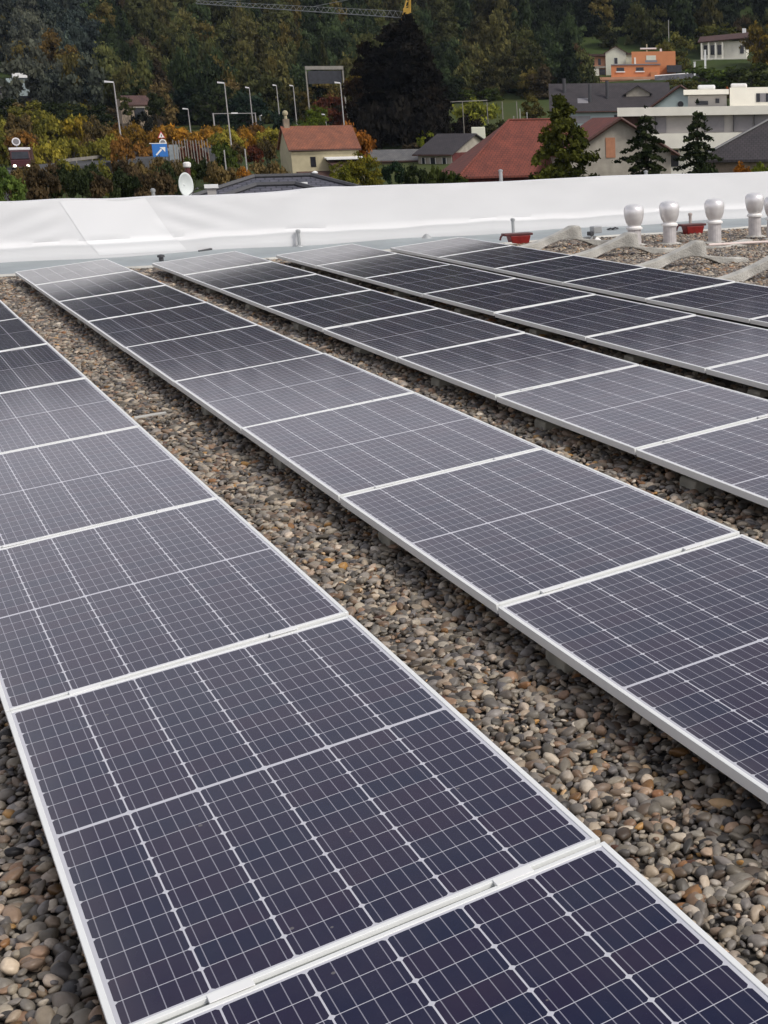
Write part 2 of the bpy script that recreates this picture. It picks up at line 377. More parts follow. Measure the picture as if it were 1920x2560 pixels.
# grey membrane strip with slightly wavy front edge
mb = MB(); n = 160; pts = []
for i in range(n + 1):
    x = -12 + 36 * i / n; pts.append((x, SY + .05 * math.sin(x * 1.7) + .03 * math.sin(x * 5.1), .012)); 
vs = []
for x, y, z in pts: vs += [(x, y, z), (x, WY + .02, .02 + .012 * math.sin(x * 2.3))]
mb.add(vs, [[2 * i, 2 * i + 2, 2 * i + 3, 2 * i + 1] for i in range(n)])
tag(mb.build('roof_membrane_strip', 'membrane'), kind='structure')
mb = MB(); mb.tube([(x, y - .03, .022) for x, y, z in pts], .028)
tag(mb.build('edge_strip', 'edge_strip'), 'pale edging strip between the gravel and the grey roof membrane', 'edging')

# parapet wrapped in white sheet
def sheetmat(name, c, s):
    m, nt, b = newmat(name)
    tc = N(nt, 'ShaderNodeTexCoord'); n1 = N(nt, 'ShaderNodeTexNoise'); n1.inputs['Scale'].default_value = .9; n1.inputs['Detail'].default_value = 6
    mp = N(nt, 'ShaderNodeMapping'); mp.inputs['Scale'].default_value = (1, 1, 2.5); mp.inputs['Rotation'].default_value = (0, .5, 0)
    nt.links.new(tc.outputs['Object'], mp.inputs[0]); nt.links.new(mp.outputs[0], n1.inputs['Vector'])
    rp = N(nt, 'ShaderNodeValToRGB'); e = rp.color_ramp.elements; e[0].position = .3; e[1].position = .7
    e[0].color = (*(np.array(c) * (1 - s)), 1); e[1].color = (*c, 1)
    nt.links.new(n1.outputs[0], rp.inputs[0]); nt.links.new(rp.outputs[0], b.inputs['Base Color']); b.inputs['Roughness'].default_value = .75
    b.inputs['Specular IOR Level'].default_value = .25
sheetmat('sheet_white', (.73, .73, .73), .07); sheetmat('sheet_bright', (.79, .79, .79), .03)
par = empty('parapet_wall', (0, WY, 0), 0, 'long low parapet wrapped in wrinkled white sheet along the far roof edge', 'parapet')
def ytop(x): return .79 + .012 * math.sin(x * 1.3 + 1) + .022 * math.exp(-((x - 8.5) / 5) ** 2) - .03 * math.exp(-((x - 3.9) / .5) ** 2) + .008 * math.sin(x * 5.3) * (1 if x < 5.5 else .15)
def wr(x, z):
    w_ = .008 * math.sin(x * 2.1 + 3 * z) + .004 * math.sin(x * 7 - 9 * z)
    for c, sgn, wd in ((1.55, 1, 1.5), (2.55, -1, 1.7)):
        d = (x - c) * (-sgn)                      # distance away from the tight seam
        if 0 < d < wd: w_ += .012 * math.sin((z * 26 + sgn * x * 0 + d * 9)) * (1 - d / wd) * min(1, d * 3) * (1 - abs(z - .45))
    if x > 5: w_ *= .45
    return w_
nxp = 700; prof = [(0, .0), (.012, .03), (.02, .09), (.018, .15), (.026, .185), (.029, .20), (.026, .215), (0, .25)] + [(0, .25 + .045 * k) for k in range(1, 12)]
vs = []; X0, X1 = -8, 24
for i in range(nxp + 1):
    x = X0 + (X1 - X0) * i / nxp; yt = ytop(x)
    for k, (o_, z) in enumerate(prof):
        zz = z if k < 8 else .25 + (yt - .25) * (z - .25) / (.045 * 11)
        off = .05 - o_ if False else -o_
        if k < 8: zz += .012 * math.sin(x * 1.9) + .006 * math.sin(x * 6) - (.016 if k == 0 else 0)
        vs.append((x, off + (wr(x, zz) if 8 <= k < len(prof) - 1 else 0), zz))
    vs.append((x, .14, yt + .012)); vs.append((x, .30, yt)); vs.append((x, .30, -.1))
nk = len(prof) + 3
fs = [[i * nk + k, (i + 1) * nk + k, (i + 1) * nk + k + 1, i * nk + k + 1] for i in range(nxp) for k in range(nk - 1)]
MB().add(vs, fs).build('sheet', 'sheet_white', par, smooth=True)
# bright overlapping piece
vs = []; A = 40
for i in range(A + 1):
    for k in range(20):
        t = i / A; zz = float(np.interp(k, [0, 1, 2, 3, 4, 5, 6, 7, 19], [.05, .09, .12, .15, .185, .2, .215, .25, 1])); zz = zz if k <= 7 else .25 + (ytop((1.42 + 2.5) / 2) - .25) * (k - 7) / 12
        x = (1.42 + .40 * (1 - k / 19)) * (1 - t) + (2.50 + .46 * (1 - k / 19)) * t
        base = -float(np.interp(zz, [0, .03, .09, .15, .185, .2, .215, .25], [0, .012, .02, .018, .026, .029, .026, 0]))
        vs.append((x, base - .004 + (wr(x, zz) if zz > .25 else 0), zz))
MB().add(vs, [[i * 20 + k, (i + 1) * 20 + k, (i + 1) * 20 + k + 1, i * 20 + k + 1] for i in range(A) for k in range(19)]).build('overlap_sheet', 'sheet_bright', par, smooth=True)

# ------------------------------------------------------------------ solar panels
TILT = math.asin(.08267)          # left edge is the lower one
PW, PL, PITCH, TH = 1.0, 1.673, 1.69, .035
ROWX = [0, 1.499, 2.9984, 4.4882, 5.9937]
def make_panel(label, grp):
    r = empty('solar_panel', (0, 0, 0), 0, label, 'solar panel', grp)
    hx, hy, lip = PW / 2, PL / 2, .0125
    f = MB()
    for sx in (-1, 1): f.box(min(sx * hx, sx * (hx - lip)), max(sx * hx, sx * (hx - lip)), -hy, hy, -TH, 0)
    for sy in (-1, 1): f.box(-hx + lip, hx - lip, min(sy * hy, sy * (hy - lip)), max(sy * hy, sy * (hy - lip)), -TH, 0)
    f.build('frame', 'aluminium', r, bevel=.0012)
    MB().box(-hx + lip, hx - lip, -hy + lip, hy - lip, -.008, -.0022).build('cell_sheet', 'solar_cells', r)
    for x in (-.29, .29):
        c = MB(); c.box(x - .042, x + .042, -hy - .0155, -hy - .0015, -.008, -.0005); c.box(x - .042, x + .042, -hy - .022, -hy + .005, .0005, .0024)
        c.build('clamp', 'clamp', r, bevel=.001)
    MB().box(-hx + .012, hx - .012, -hy - .0160, -hy - .0010, -TH - .01, -.0105).build('rail', 'seam_grey', r)
    return r
proto = None
def panel_label(row, k, nrow):
    rown = ['leftmost', 'second', 'third', 'fourth', 'fifth, farthest right'][row]
    rown = 'in the leftmost row' if row == 0 else 'in the rightmost row' if row == 4 else 'in the %s row from left' % ORD[row]
    if row == 0: return 'solar panel %s, %s counting from the camera' % (rown, 'nearest one,' + ' first' if k == 9 else ORD[9 - k])
    if k == 0: return 'solar panel %s, at its far end beside the white parapet' % rown
    return 'solar panel %s, %s counting from the white parapet' % (rown, ORD[k])
counts = [10, 10, 9, 8, 7]
grp = 'solar panels laid in five long rows'
for row, xr in enumerate(ROWX):
    for k in range(counts[row]):
        lab = panel_label(row, k, counts[row])
        if proto is None: proto = make_panel(lab, grp); o = proto
        else: o = copy_tree(proto)
        o['label'] = lab
        jr = random.Random(row * 100 + k)
        o.rotation_euler = (jr.uniform(-.003, .003), -TILT + jr.uniform(-.0045, .0045), jr.uniform(-.001, .001))
        cxm = xr - math.cos(TILT) * PW / 2; czm = GZ - math.sin(TILT) * PW / 2
        o.location = (cxm, NP0 - PITCH * k - PITCH / 2, czm + jr.uniform(-.001, .001))

# concrete ballast feet under the low edges
def foot_mesh(prof, wy): return MB().prism(prof, -wy / 2, wy / 2)
proto_f = None; fk = 0
for row in range(1, 5):
    for k in range(10 if row < 3 else 9):
        y = 15.1 - 1.61 * k
        if row == 1: lab = 'concrete ballast foot under the second panel row, %s from the far end' % ORD[k]
        else: lab = 'concrete ballast foot in gap left of the %s panel row, %s from far end' % (ORD[row], ORD[k])
        if proto_f is None:
            mb = MB(); mb.prism([(.05, -.02), (.052, .045), (.058, .060), (.07, .064), (.30, .062), (.62, .085), (.98, .145), (1.06, .145), (1.08, -.02), (.8, -.02), (.7, .03), (.3, .03), (.2, -.02)], -.07, .07)
            proto_f = mb.build('ballast_foot', 'concrete', bevel=.008); o = proto_f
        else: o = proto_f.copy(); COL.objects.link(o)
        o.location = (ROWX[row] - math.cos(TILT) * PW + (.0 if row > 1 else .0), y, 0)
        tag(o, lab, 'ballast block', 'concrete ballast feet of the solar panels')

# bare saddle-shaped feet right of the rows
def saddle(y, lab, s=1.0):
    top = [(0, .03)]
    for i in range(1, 13):
        t = i / 12; top.append((1.10 * t, .045 + .26 * t ** 1.9))
    prof = [(0, -.02)] + top + [(1.20, .308), (1.235, .28), (1.25, .13)]
    for i in range(1, 9):
        t = i / 8; prof.append((1.25 + .55 * t, .13 - .06 * math.sin(t * math.pi / 2)))
    prof += [(1.86, .05), (1.86, -.02), (1.6, -.02)]
    for i in range(0, 9):
        t = i / 8; prof.append((1.5 - .95 * t, -.01 + .14 * math.sin(t * math.pi)))
    prof += [(.35, -.02)]
    o = MB().prism(prof, -.07, .07).build('saddle_foot', 'concrete_pale', bevel=.012)
    o.location = (6.42, y, 0); o.scale = (1, 1, 1)
    return tag(o, lab, 'ballast block', 'empty concrete feet waiting for panels')
for y, lab in ((15.75, 'pale curved concrete foot beside the left red box'), (14.15, 'pale curved concrete foot in front of the leftmost turbine vent'),
               (12.5, 'pale curved concrete foot below the second turbine vent'), (10.75, 'pale curved concrete foot cut by the right photo edge')):
    saddle(y, lab)
for (x, y, lab) in ((9.1, 14.3, 'low concrete slab behind the pale foot under the third turbine vent'), (8.75, 11.3, 'low concrete piece near the right photo edge on gravel')):
    o = MB().prism([(-.5, -.02), (-.42, .05), (0, .035), (.45, .10), (.5, -.02)], -.1, .1).build('concrete_piece', 'concrete_pale', bevel=.012)
    o.location = (x, y, 0); tag(o, lab, 'concrete piece')

# ------------------------------------------------------------------ gravel: pebbles in the open strips
def patch(x0, x1, y0, y1, dens, size, seed):
    r = np.random.default_rng(seed); s = 1 / math.sqrt(dens)
    gx, gy = np.meshgrid(np.arange(x0, x1, s), np.arange(y0, y1, s)); n = gx.size
    x = gx.ravel() + r.uniform(-.5, .5, n) * s; y = gy.ravel() + r.uniform(-.5, .5, n) * s
    return np.stack([x, y, r.uniform(-.004, .016, n), size * (.55 + 1.15 * r.random(n) ** 2.2)], 1)
pk = [patch(-.12, .95, -1.6, 5.5, 2600, .0158, 1), patch(-.12, .85, 5.5, 11, 2000, .0165, 2), patch(-.12, .85, 11, 16.9, 1500, .018, 3),
      patch(-2.3, -.9, -1.6, 3.6, 2600, .0158, 4), patch(-2.0, -.9, 3.6, 16.8, 900, .022, 5),
      patch(1.25, 2.35, .4, 9, 1300, .019, 6), patch(1.25, 2.35, 9, 16.9, 900, .022, 7),
      patch(2.9, 3.7, 1.5, 16.9, 700, .025, 8), patch(4.4, 5.2, 4, 16.9, 500, .028, 9), patch(5.9, 12.5, 7, 16.85, 1150, .0195, 10)]
pk = np.concatenate(pk)
pk = pk[~((pk[:, 1] > SY - .04))]
me = bpy.data.meshes.new('gravel'); me.vertices.add(len(pk)); me.vertices.foreach_set('co', pk[:, :3].astype(np.float32).ravel())
for nm, arr in (('psize', pk[:, 3]), ('hue', rng.random(len(pk)))):
    a = me.attributes.new(nm, 'FLOAT', 'POINT'); a.data.foreach_set('value', arr.astype(np.float32))
g = bpy.data.objects.new('gravel', me); COL.objects.link(g); me.materials.append(M['pebble']); tag(g, 'rounded river pebbles covering the flat roof', None, None, 'stuff')
def gn_pebbles():
    ng = bpy.data.node_groups.new('pebbles', 'GeometryNodeTree')
    ng.interface.new_socket('Geometry', in_out='INPUT', socket_type='NodeSocketGeometry'); ng.interface.new_socket('Geometry', in_out='OUTPUT', socket_type='NodeSocketGeometry')
    gi = ng.nodes.new('NodeGroupInput'); go = ng.nodes.new('NodeGroupOutput'); L = ng.links
    gti = ng.nodes.new('GeometryNodeGeometryToInstance')
    for k in range(5):
        ic = ng.nodes.new('GeometryNodeMeshIcoSphere'); ic.inputs['Subdivisions'].default_value = 3; ic.inputs['Radius'].default_value = 1
        sp = ng.nodes.new('GeometryNodeSetPosition'); nz = ng.nodes.new('ShaderNodeTexNoise'); nz.noise_dimensions = '4D'
        nz.inputs['Scale'].default_value = .55; nz.inputs['Detail'].default_value = 1.5; nz.inputs['W'].default_value = k * 7.3
        sub = ng.nodes.new('ShaderNodeVectorMath'); sub.operation = 'SUBTRACT'; sub.inputs[1].default_value = (.5, .5, .5)
        sc = ng.nodes.new('ShaderNodeVectorMath'); sc.operation = 'SCALE'; sc.inputs['Scale'].default_value = 1.0
        L.new(nz.outputs['Color'], sub.inputs[0]); L.new(sub.outputs[0], sc.inputs[0]); L.new(sc.outputs[0], sp.inputs['Offset'])
        ss = ng.nodes.new('GeometryNodeSetShadeSmooth'); sm = ng.nodes.new('GeometryNodeSetMaterial'); sm.inputs['Material'].default_value = M['pebble']
        L.new(ic.outputs['Mesh'], sp.inputs['Geometry']); L.new(sp.outputs[0], ss.inputs[0]); L.new(ss.outputs[0], sm.inputs[0]); L.new(sm.outputs[0], gti.inputs[0])
    iop = ng.nodes.new('GeometryNodeInstanceOnPoints'); iop.inputs['Pick Instance'].default_value = True
    m2p = ng.nodes.new('GeometryNodeMeshToPoints'); L.new(gi.outputs[0], m2p.inputs[0]); L.new(m2p.outputs[0], iop.inputs['Points']); L.new(gti.outputs[0], iop.inputs['Instance'])
    ri = ng.nodes.new('FunctionNodeRandomValue'); ri.data_type = 'INT'; ri.inputs[4].default_value = 0; ri.inputs[5].default_value = 4
    L.new(ri.outputs[2], iop.inputs['Instance Index'])
    rr = ng.nodes.new('FunctionNodeRandomValue'); rr.data_type = 'FLOAT_VECTOR'; rr.inputs[0].default_value = (-.45, -.45, 0); rr.inputs[1].default_value = (.45, .45, 6.28)
    L.new(rr.outputs[0], iop.inputs['Rotation'])
    na = ng.nodes.new('GeometryNodeInputNamedAttribute'); na.data_type = 'FLOAT'; na.inputs[0].default_value = 'psize'
    rs = ng.nodes.new('FunctionNodeRandomValue'); rs.data_type = 'FLOAT_VECTOR'; rs.inputs[0].default_value = (.85, .62, .42); rs.inputs[1].default_value = (1.35, 1.0, .72); rs.inputs['Seed'].default_value = 5
    ms = ng.nodes.new('ShaderNodeVectorMath'); ms.operation = 'SCALE'; L.new(rs.outputs[0], ms.inputs[0]); L.new(na.outputs[0], ms.inputs['Scale']); L.new(ms.outputs[0], iop.inputs['Scale'])
    L.new(iop.outputs[0], go.inputs[0]); return ng
md = g.modifiers.new('pebbles', 'NODES'); md.node_group = gn_pebbles()

# ------------------------------------------------------------------ roof fittings
def vent(u, vb, vg, lab, extra=0):
    p = onz(u, vb); D = (p - CAMP).dot(FW); s = D / FPX / math.cos(R(16.3))
    hc = (vb - vg) * s
    r = empty('turbine_vent', p, random.uniform(0, 1), lab, 'roof vent', 'round turbine roof vents')
    R0 = .140; zc = hc - .20
    pr = [(.086, zc + .03), (.092, zc + .05), (.112, zc + .085), (.128, zc + .14), (.137, zc + .20), (.139, zc + .245), (.130, zc + .285), (.108, zc + .312), (.070, zc + .327), (.02, zc + .332)]
    MB().lathe(pr, n=44, fin=.035, nf=1).build('turbine', 'vent_metal', r, smooth=True)
    MB().lathe([(.112, zc - .01), (.118, zc - .008), (.118, zc + .014), (.095, zc + .028), (.088, zc + .04)], n=32).build('collar', 'plastic_white', r, smooth=True)
    MB().lathe([(.12, -.02), (.094, .02), (.094, zc - .005)], n=36, fin=.02, nf=1).build('pipe', 'vent_pipe', r)
    MB().lathe([(.19, -.01), (.18, .018), (.11, .035)], n=24).build('base_plate', 'concrete_pale', r)
    return r
vent(1587, 615, 541, 'shiny turbine vent farthest left, behind the second pale concrete foot')
vent(1675, 612, 533, 'shiny turbine vent second from the left, just left of the right red box')
vent(1787, 609, 527, 'shiny turbine vent third from the left, just right of the right red box')
vent(1887, 594, 512, 'shiny turbine vent second from the right photo edge')
vent(1934, 600, 520, 'shiny turbine vent cut off by the right photo edge')

def redbox(u, v, lab):
    p = onz(u, v); r = empty('red_box', p, R(-4), lab, 'red box', 'red boxes by the parapet')
    mb = MB(); w_ = .15
    mb.add([(-.13, -.08, 0), (.12, -.08, 0), (.12, .08, 0), (-.13, .08, 0), (-.16, -.10, .13), (.15, -.10, .13), (.15, .10, .13), (-.16, .10, .13)],
           [[0, 3, 2, 1], [4, 5, 6, 7], [0, 1, 5, 4], [1, 2, 6, 5], [2, 3, 7, 6], [3, 0, 4, 7]])
    mb.build('box_body', 'red_paint', r, bevel=.008)
    lid = MB(); lid.box(-.24, .19, -.085, .085, .131, .165); lid.tube([(-.23, 0, .15), (-.26, 0, .14), (-.285, 0, .10), (-.285, 0, .07)], .016)
    lid.build('lid_bar', 'red_dark', r, bevel=.006)
    return r
redbox(1298, 611, 'dark red box with a bar lid behind the far edge of the rightmost panel row')
redbox(1733, 586, 'bright red box with a bar lid between the second and third turbine vents')
def post(u, v, h, m, lab):
    p = onz(u, v); r = empty('anchor_post', p, 0, lab, 'post', 'short posts along the parapet')
    MB().bar((0, 0, 0), (0, 0, h), .024, n=12).build('shaft', m, r)
    MB().lathe([(.033, h - .03), (.036, h), (.02, h + .015)], n=14).build('cap', m, r)
    MB().lathe([(.07, -.01), (.06, .02), (.03, .035)], n=16).build('foot_plate', 'zinc', r)
post(131, 652, .24, 'rust_post', 'short brownish post at the far left beside the first full panel row')
post(749, 618, .24, 'zinc', 'short grey post in front of the parapet between the third and fourth panel rows')
post(1284, 592, .27, 'zinc', 'short grey post standing right behind the left red box')
post(1726, 572, .24, 'rust_post', 'short post standing behind the right red box')
for u, lab in ((1252, 'small grey pipe sticking up behind the parapet below the red roof'), (1615, 'small grey pipe sticking up behind the parapet below the beige gable')):
    pp = P(u, 440, 24); pp = pp * 1; d_ = ray(u, 440); pp = CAMP + d_ * ((WY + .42 - CAMP.y) / d_.y); r = empty('standpipe', (pp.x, pp.y, 0), 0, lab, 'pipe')
    zt = pp.z + (.07 if u < 1500 else .06); MB().bar((0, 0, -.5), (0, 0, zt), .03, n=12).build('shaft', 'zinc', r); MB().lathe([(.036, zt), (.04, zt + .02), (.01, zt + .035)], n=12).build('cap', 'zinc', r)
p = onz(1067, 600); o = MB().lathe([(.11, 0), (.10, .01), (.03, .085), (.012, .095)], n=20).build('roof_cone', 'zinc'); o.location = p
tag(o, 'small grey cone on the membrane behind the fourth panel row', 'roof drain')
p = onz(404, 655); o = MB().lathe([(.03, 0), (.03, .06), (.05, .065), (.045, .09), (.01, .1)], n=14).build('drain_knob', 'dark_metal'); o.location = p
tag(o, 'small dark knob on the membrane left of the second full panel row', 'roof drain')
a, b_ = onz(498, 634), onz(548, 628); mb = MB(); mb.tube([a + Vector((0, 0, .03)), (a + b_) / 2 + Vector((0, 0, .04)), b_ + Vector((0, .0, .06))], .018)
tag(mb.build('cable_end', 'dark_metal'), 'dark cable end lying at the foot of the parapet near the third post', 'cable')
mb = MB(); a, b_ = onz(1772, 612, .06), onz(1960, 602, .06); mb.bar(a, b_, .018, n=10)
tag(mb.build('rod', 'pink_pipe'), 'thin pale pinkish pipe lying on the gravel at the right', 'pipe')
for (pts_, lab) in (([(1562, 602, .05), (1568, 601, .14), (1580, 598, .15), (1588, 597, .13)], 'short black cable end on the second pale concrete foot'),
                    ([(1518, 574, .02), (1526, 571, .05), (1532, 572, .03), (1538, 569, .06), (1545, 571, .02)], 'tangled black cable on the membrane left of the first turbine vent')):
    mb = MB(); mb.tube([onz(u, v, z) for u, v, z in pts_], .014)
    tag(mb.build('cable', 'dark_metal'), lab, 'cable')
p = onz(1484, 600); br = empty('bracket', p, .3, 'grey metal bracket with a dark end on the gravel edge', 'bracket')
MB().box(-.03, .14, -.05, .05, .10, .20).build('plate', 'zinc', br, bevel=.01); MB().bar((-.06, 0, .0), (.02, 0, .16), .02).build('leg', 'zinc', br); MB().box(-.10, -.02, -.04, .04, .07, .13).build('tip', 'dark_metal', br, bevel=.01)
o = MB().add([(-.10, -.08, -.01), (.13, -.07, -.01), (.10, .08, -.01), (-.08, .07, -.01), (0, 0, .10), (.03, .01, .09)], [[0, 1, 5, 4], [1, 2, 5], [2, 3, 4, 5], [3, 0, 4], [0, 3, 2, 1]]).build('stone', 'plastic_white', bevel=.01)
o.location = onz(1492, 609); tag(o, 'white angular stone lying under the grey bracket', 'stone')
mb = MB(); a = onz(345, 1050, .03); mb.add([(-.05, -.02, 0), (.14, .03, 0), (.14, .055, .004), (-.05, .01, .004)], [[0, 1, 2, 3]]); o = mb.build('wood_sliver', 'edge_strip'); o.location = a + Vector((.03, 0, .012))
o.modifiers.new('s', 'SOLIDIFY').thickness = .006
tag(o, 'thin pale wooden strip lying on the pebbles between the first two rows', 'wooden strip')

# ------------------------------------------------------------------ plants
def leafcloud(name, centers, radii, n, leaf, seed, squash=.8, updown=.25):
    r = np.random.default_rng(seed); K = len(centers); centers = np.array(centers, float); radii = np.array(radii, float)
    pr = radii ** 2; pr = pr / pr.sum(); idx = r.choice(K, n, p=pr)
    d = r.normal(size=(n, 3)); d /= np.linalg.norm(d, axis=1)[:, None]; d[:, 2] = np.where(d[:, 2] < -.3, -d[:, 2] * .5, d[:, 2])
    rad = radii[idx] * (r.random(n) ** .45) * (1 + .18 * r.normal(size=n))
    c = centers[idx] + d * rad[:, None] * np.array([1, 1, squash])
    # leaf quads
    nr = d + r.normal(size=(n, 3)) * .75; nr /= np.linalg.norm(nr, axis=1)[:, None]
    t = np.cross(nr, r.normal(size=(n, 3))); t /= np.linalg.norm(t, axis=1)[:, None]; b = np.cross(nr, t)
    s = leaf * (.55 + .9 * r.random(n))[:, None]; e = (.5 + .5 * r.random(n))[:, None]
    v = np.stack([c - t * s - b * s * e * .4, c + b * s * e * -.9 + t * s * .2, c + t * s + b * s * e * .3, c + b * s * e], 1).reshape(-1, 3)
    me = bpy.data.meshes.new(name); me.vertices.add(4 * n); me.vertices.foreach_set('co', v.astype(np.float32).ravel())
    me.loops.add(4 * n); me.loops.foreach_set('vertex_index', np.arange(4 * n, dtype=np.int32)); me.polygons.add(n)
    me.polygons.foreach_set('loop_start', np.arange(0, 4 * n, 4, dtype=np.int32)); me.update(); me.validate()
    lobe = r.random(K); lv = np.clip(.82 * lobe[idx] + .12 * r.random(n), 0, 1)
    a = me.attributes.new('leafvar', 'FLOAT', 'FACE'); a.data.foreach_set('value', lv.astype(np.float32))
    me.materials.append(M['leaves']); return me
def crown_round(name, seed, n=2600, leaf=.055, nl=34, low=.0):
    r = np.random.default_rng(seed); cs = []; rs = []
    for i in range(nl):
        d = r.normal(size=3); d /= np.linalg.norm(d); q = .35 + .45 * r.random()
        c = d * q; c[2] = c[2] * .85 + .55; c[2] = max(c[2], .12 + low); cs.append(c * np.array([1, 1, 1])); rs.append(.16 + .16 * r.random())
    return leafcloud(name, cs, rs, n, leaf, seed)          # radius about 1, z 0..~1.3
def crown_shrub(name, seed, n=2200, leaf=.06):
    r = np.random.default_rng(seed); cs = []; rs = []
    for i in range(30):
        a = r.random() * 6.28; q = r.random() ** .5 * .75; z = (.15 + .65 * r.random()) * (1 - .5 * q * q)
        cs.append((q * math.cos(a), q * math.sin(a), z)); rs.append(.14 + .18 * r.random())
    return leafcloud(name, cs, rs, n, leaf, seed)
def crown_tall(name, seed, n=17000, leaf=.016, nl=170):
    r = np.random.default_rng(seed); cs = []; rs = []
    for i in range(nl):
        z = .05 + .90 * r.random() ** 1.25; prof = .31 * min(1, (1 - z) * 1.75 + .10) * (.86 + .14 * min(1, z * 5)); a = r.random() * 6.28; q = prof * (r.random() ** .45) * .8
        cs.append((q * math.cos(a), q * math.sin(a), z)); rs.append((.04 + .045 * r.random()) * (.65 + .5 * (1 - z)))
    cs.append((0, 0, .95)); rs.append(.035)
    return leafcloud(name, cs, rs, n, leaf, seed, squash=.9)
def crown_cone(name, seed, n=3400, leaf=.04, layers=14, wid=.36, power=.85, droop=.06, fill=1.0, top=1.0):
    r = np.random.default_rng(seed); cs = []; rs = []
    for k in range(layers):
        z = .06 + .9 * (k / layers) ** .95; rad = wid * (1 - z) ** power * (.75 + .5 * r.random()); nb = max(3, int(9 * rad / wid * fill) + 2)
        for j in range(nb):
            a = 6.28 * (j + r.random()) / nb; L_ = rad * (.6 + .6 * r.random())
            for t in np.linspace(.2, 1, 3 if fill >= 1 else 4):
                cs.append((math.cos(a) * L_ * t, math.sin(a) * L_ * t, z - droop * t + .0)); rs.append((.028 + .05 * (1 - z)) * (1.25 - .5 * t) * fill ** .3)
    cs.append((0, 0, .97)); rs.append(.02)
    return leafcloud(name, cs, rs, n, leaf, seed, squash=.7)
TPL = {'round': [crown_round('crown_mesh', s) for s in (11, 12, 13, 14)],
       'shrub': [crown_shrub('crown_mesh', s) for s in (21, 22, 23)],
       'cone': [crown_cone('crown_mesh', s) for s in (31, 32)],
       'cedar': [crown_round('crown_mesh', 41, n=9000, leaf=.035, nl=70)],
       'tall': [crown_tall('crown_mesh', s) for s in (81, 82)],
       'fir': [crown_cone('crown_mesh', 52, n=15000, leaf=.016, layers=18, wid=.34, power=.55, droop=.02, fill=1.3)],
       'spruce': [crown_cone('crown_mesh', s, n=13000, leaf=.0115, layers=13, wid=.27, power=.75, droop=.05, fill=.62) for s in (61, 62)],
       'dense': [crown_round('crown_mesh', s, n=7000, leaf=.036, nl=55) for s in (71, 72)]}
def twigs(seed, h, rr, m=16):
    r = random.Random(seed); mb = MB(); mb.bar((0, 0, -.4), (0, 0, h * .55), .035 * h * .5 + .03, .015 * h * .5 + .02, n=7)
    for i in range(m):
        z = h * (.2 + .35 * r.random()); a = r.random() * 6.28; L_ = rr * (.4 + .5 * r.random())
        mb.bar((0, 0, z), (math.cos(a) * L_, math.sin(a) * L_, z + h * (.2 + .22 * r.random())), .012 * h * .5 + .008, .005, n=5)
    return mb
TRUNKS = [twigs(i, 1, .5).build('trunk_mesh_src', 'bark').data for i in range(3)]
POLE = MB().bar((0, 0, -.05), (0, 0, 1), .022, .004, n=8).build('trunk_mesh_src', 'bark').data
for o in list(bpy.data.objects):
    if o.name.startswith('trunk_mesh_src'): bpy.data.objects.remove(o)
def plant(kind, u, vtop, D, width, tint, label, cat, group=None, name=None, zb=None, zbase=None, deep=None):
    """a tree or shrub whose top is seen at row vtop; width in photo pixels"""
    top = P(u, vtop, D); g = gz(top) if zbase is None else zbase; h = max(top.z - g, .6)
    wd = width * D / FPX / 2
    o = empty(name or ('shrub' if kind == 'shrub' else 'tree'), (top.x, top.y, g), random.uniform(0, 6.28), label, cat, group)
    me = random.choice(TPL[kind]); c = bpy.data.objects.new('crown', me); COL.objects.link(c); c.parent = o
    zfull = {'round': 1.38, 'dense': 1.38, 'cedar': 1.38, 'shrub': .98, 'cone': .985, 'fir': .985, 'tall': .985, 'spruce': .985}[kind]
    if kind in ('round', 'dense', 'shrub'):
        ch = min(h - (zb or 0), wd * 2.1); c.scale = (wd / .98, (deep or wd) / .98, ch / zfull); c.location = (0, 0, h - ch)
    elif kind == 'cedar':
        c.scale = (wd / .98, wd / .98, (h - (zb or 0)) / zfull); c.location = (0, 0, zb or 0)
    else:
        c.scale = (wd / (.36 if kind == 'cone' else .30 if kind == 'tall' else .26 if kind == 'fir' else .21),) * 2 + (h / zfull,)
    c['tint'] = tuple(float(t) * (1.6 if kind in ('round', 'shrub', 'dense') else 1.15) for t in tint)
    conif = kind in ('cone', 'fir', 'spruce', 'cedar', 'tall')
    t = bpy.data.objects.new('trunk', POLE if conif else random.choice(TRUNKS)); COL.objects.link(t); t.parent = o
    if conif: t.scale = (h, h, h * (.75 if kind in ('cedar', 'tall') else .93))
    elif kind in ('round', 'dense', 'shrub'): t.scale = (wd * 1.5, wd * 1.5, h - ch * .25)
    return o

# ---- foreground to mid-distance named plants
G1, G2, G3 = (.022, .034, .012), (.035, .048, .014), (.05, .055, .012)
OLI, YEL, ORA, RUS, BRO = (.085, .080, .014), (.26, .15, .015), (.20, .088, .014), (.085, .035, .014), (.060, .042, .024)
DK = (.008, .011, .007)
plant('tall', 985, 56, 214, 236, (.010, .0095, .0095), 'huge near-black conifer towering in the middle of the village', 'tree', name='conifer_tree', zb=1.0)
plant('tall', 912, 100, 222, 120, (.010, .008, .006), 'dark brown-black tree merging with the left side of the huge conifer', 'tree', name='conifer_tree', zb=1.0)
plant('dense', 905, 368, 120, 122, OLI, 'yellow-green bushy tree in front of the terracotta house', 'tree', zb=.4)
plant('dense', 852, 395, 116, 74, (.075, .08, .014), 'small yellow-green tree low at the right end of the terracotta house', 'tree', zb=.3)
plant('shrub', 983, 396, 105, 64, (.012, .022, .014), 'dark bluish-green bush right of the yellow-green tree', 'shrub')
plant('shrub', 1035, 404, 104, 66, (.014, .020, .010), 'dark green bush left of the low garden hedge', 'shrub')
plant('shrub', 1095, 410, 100, 120, (.032, .042, .014), 'broad green hedge in front of the dark-roofed bungalow', 'hedge')
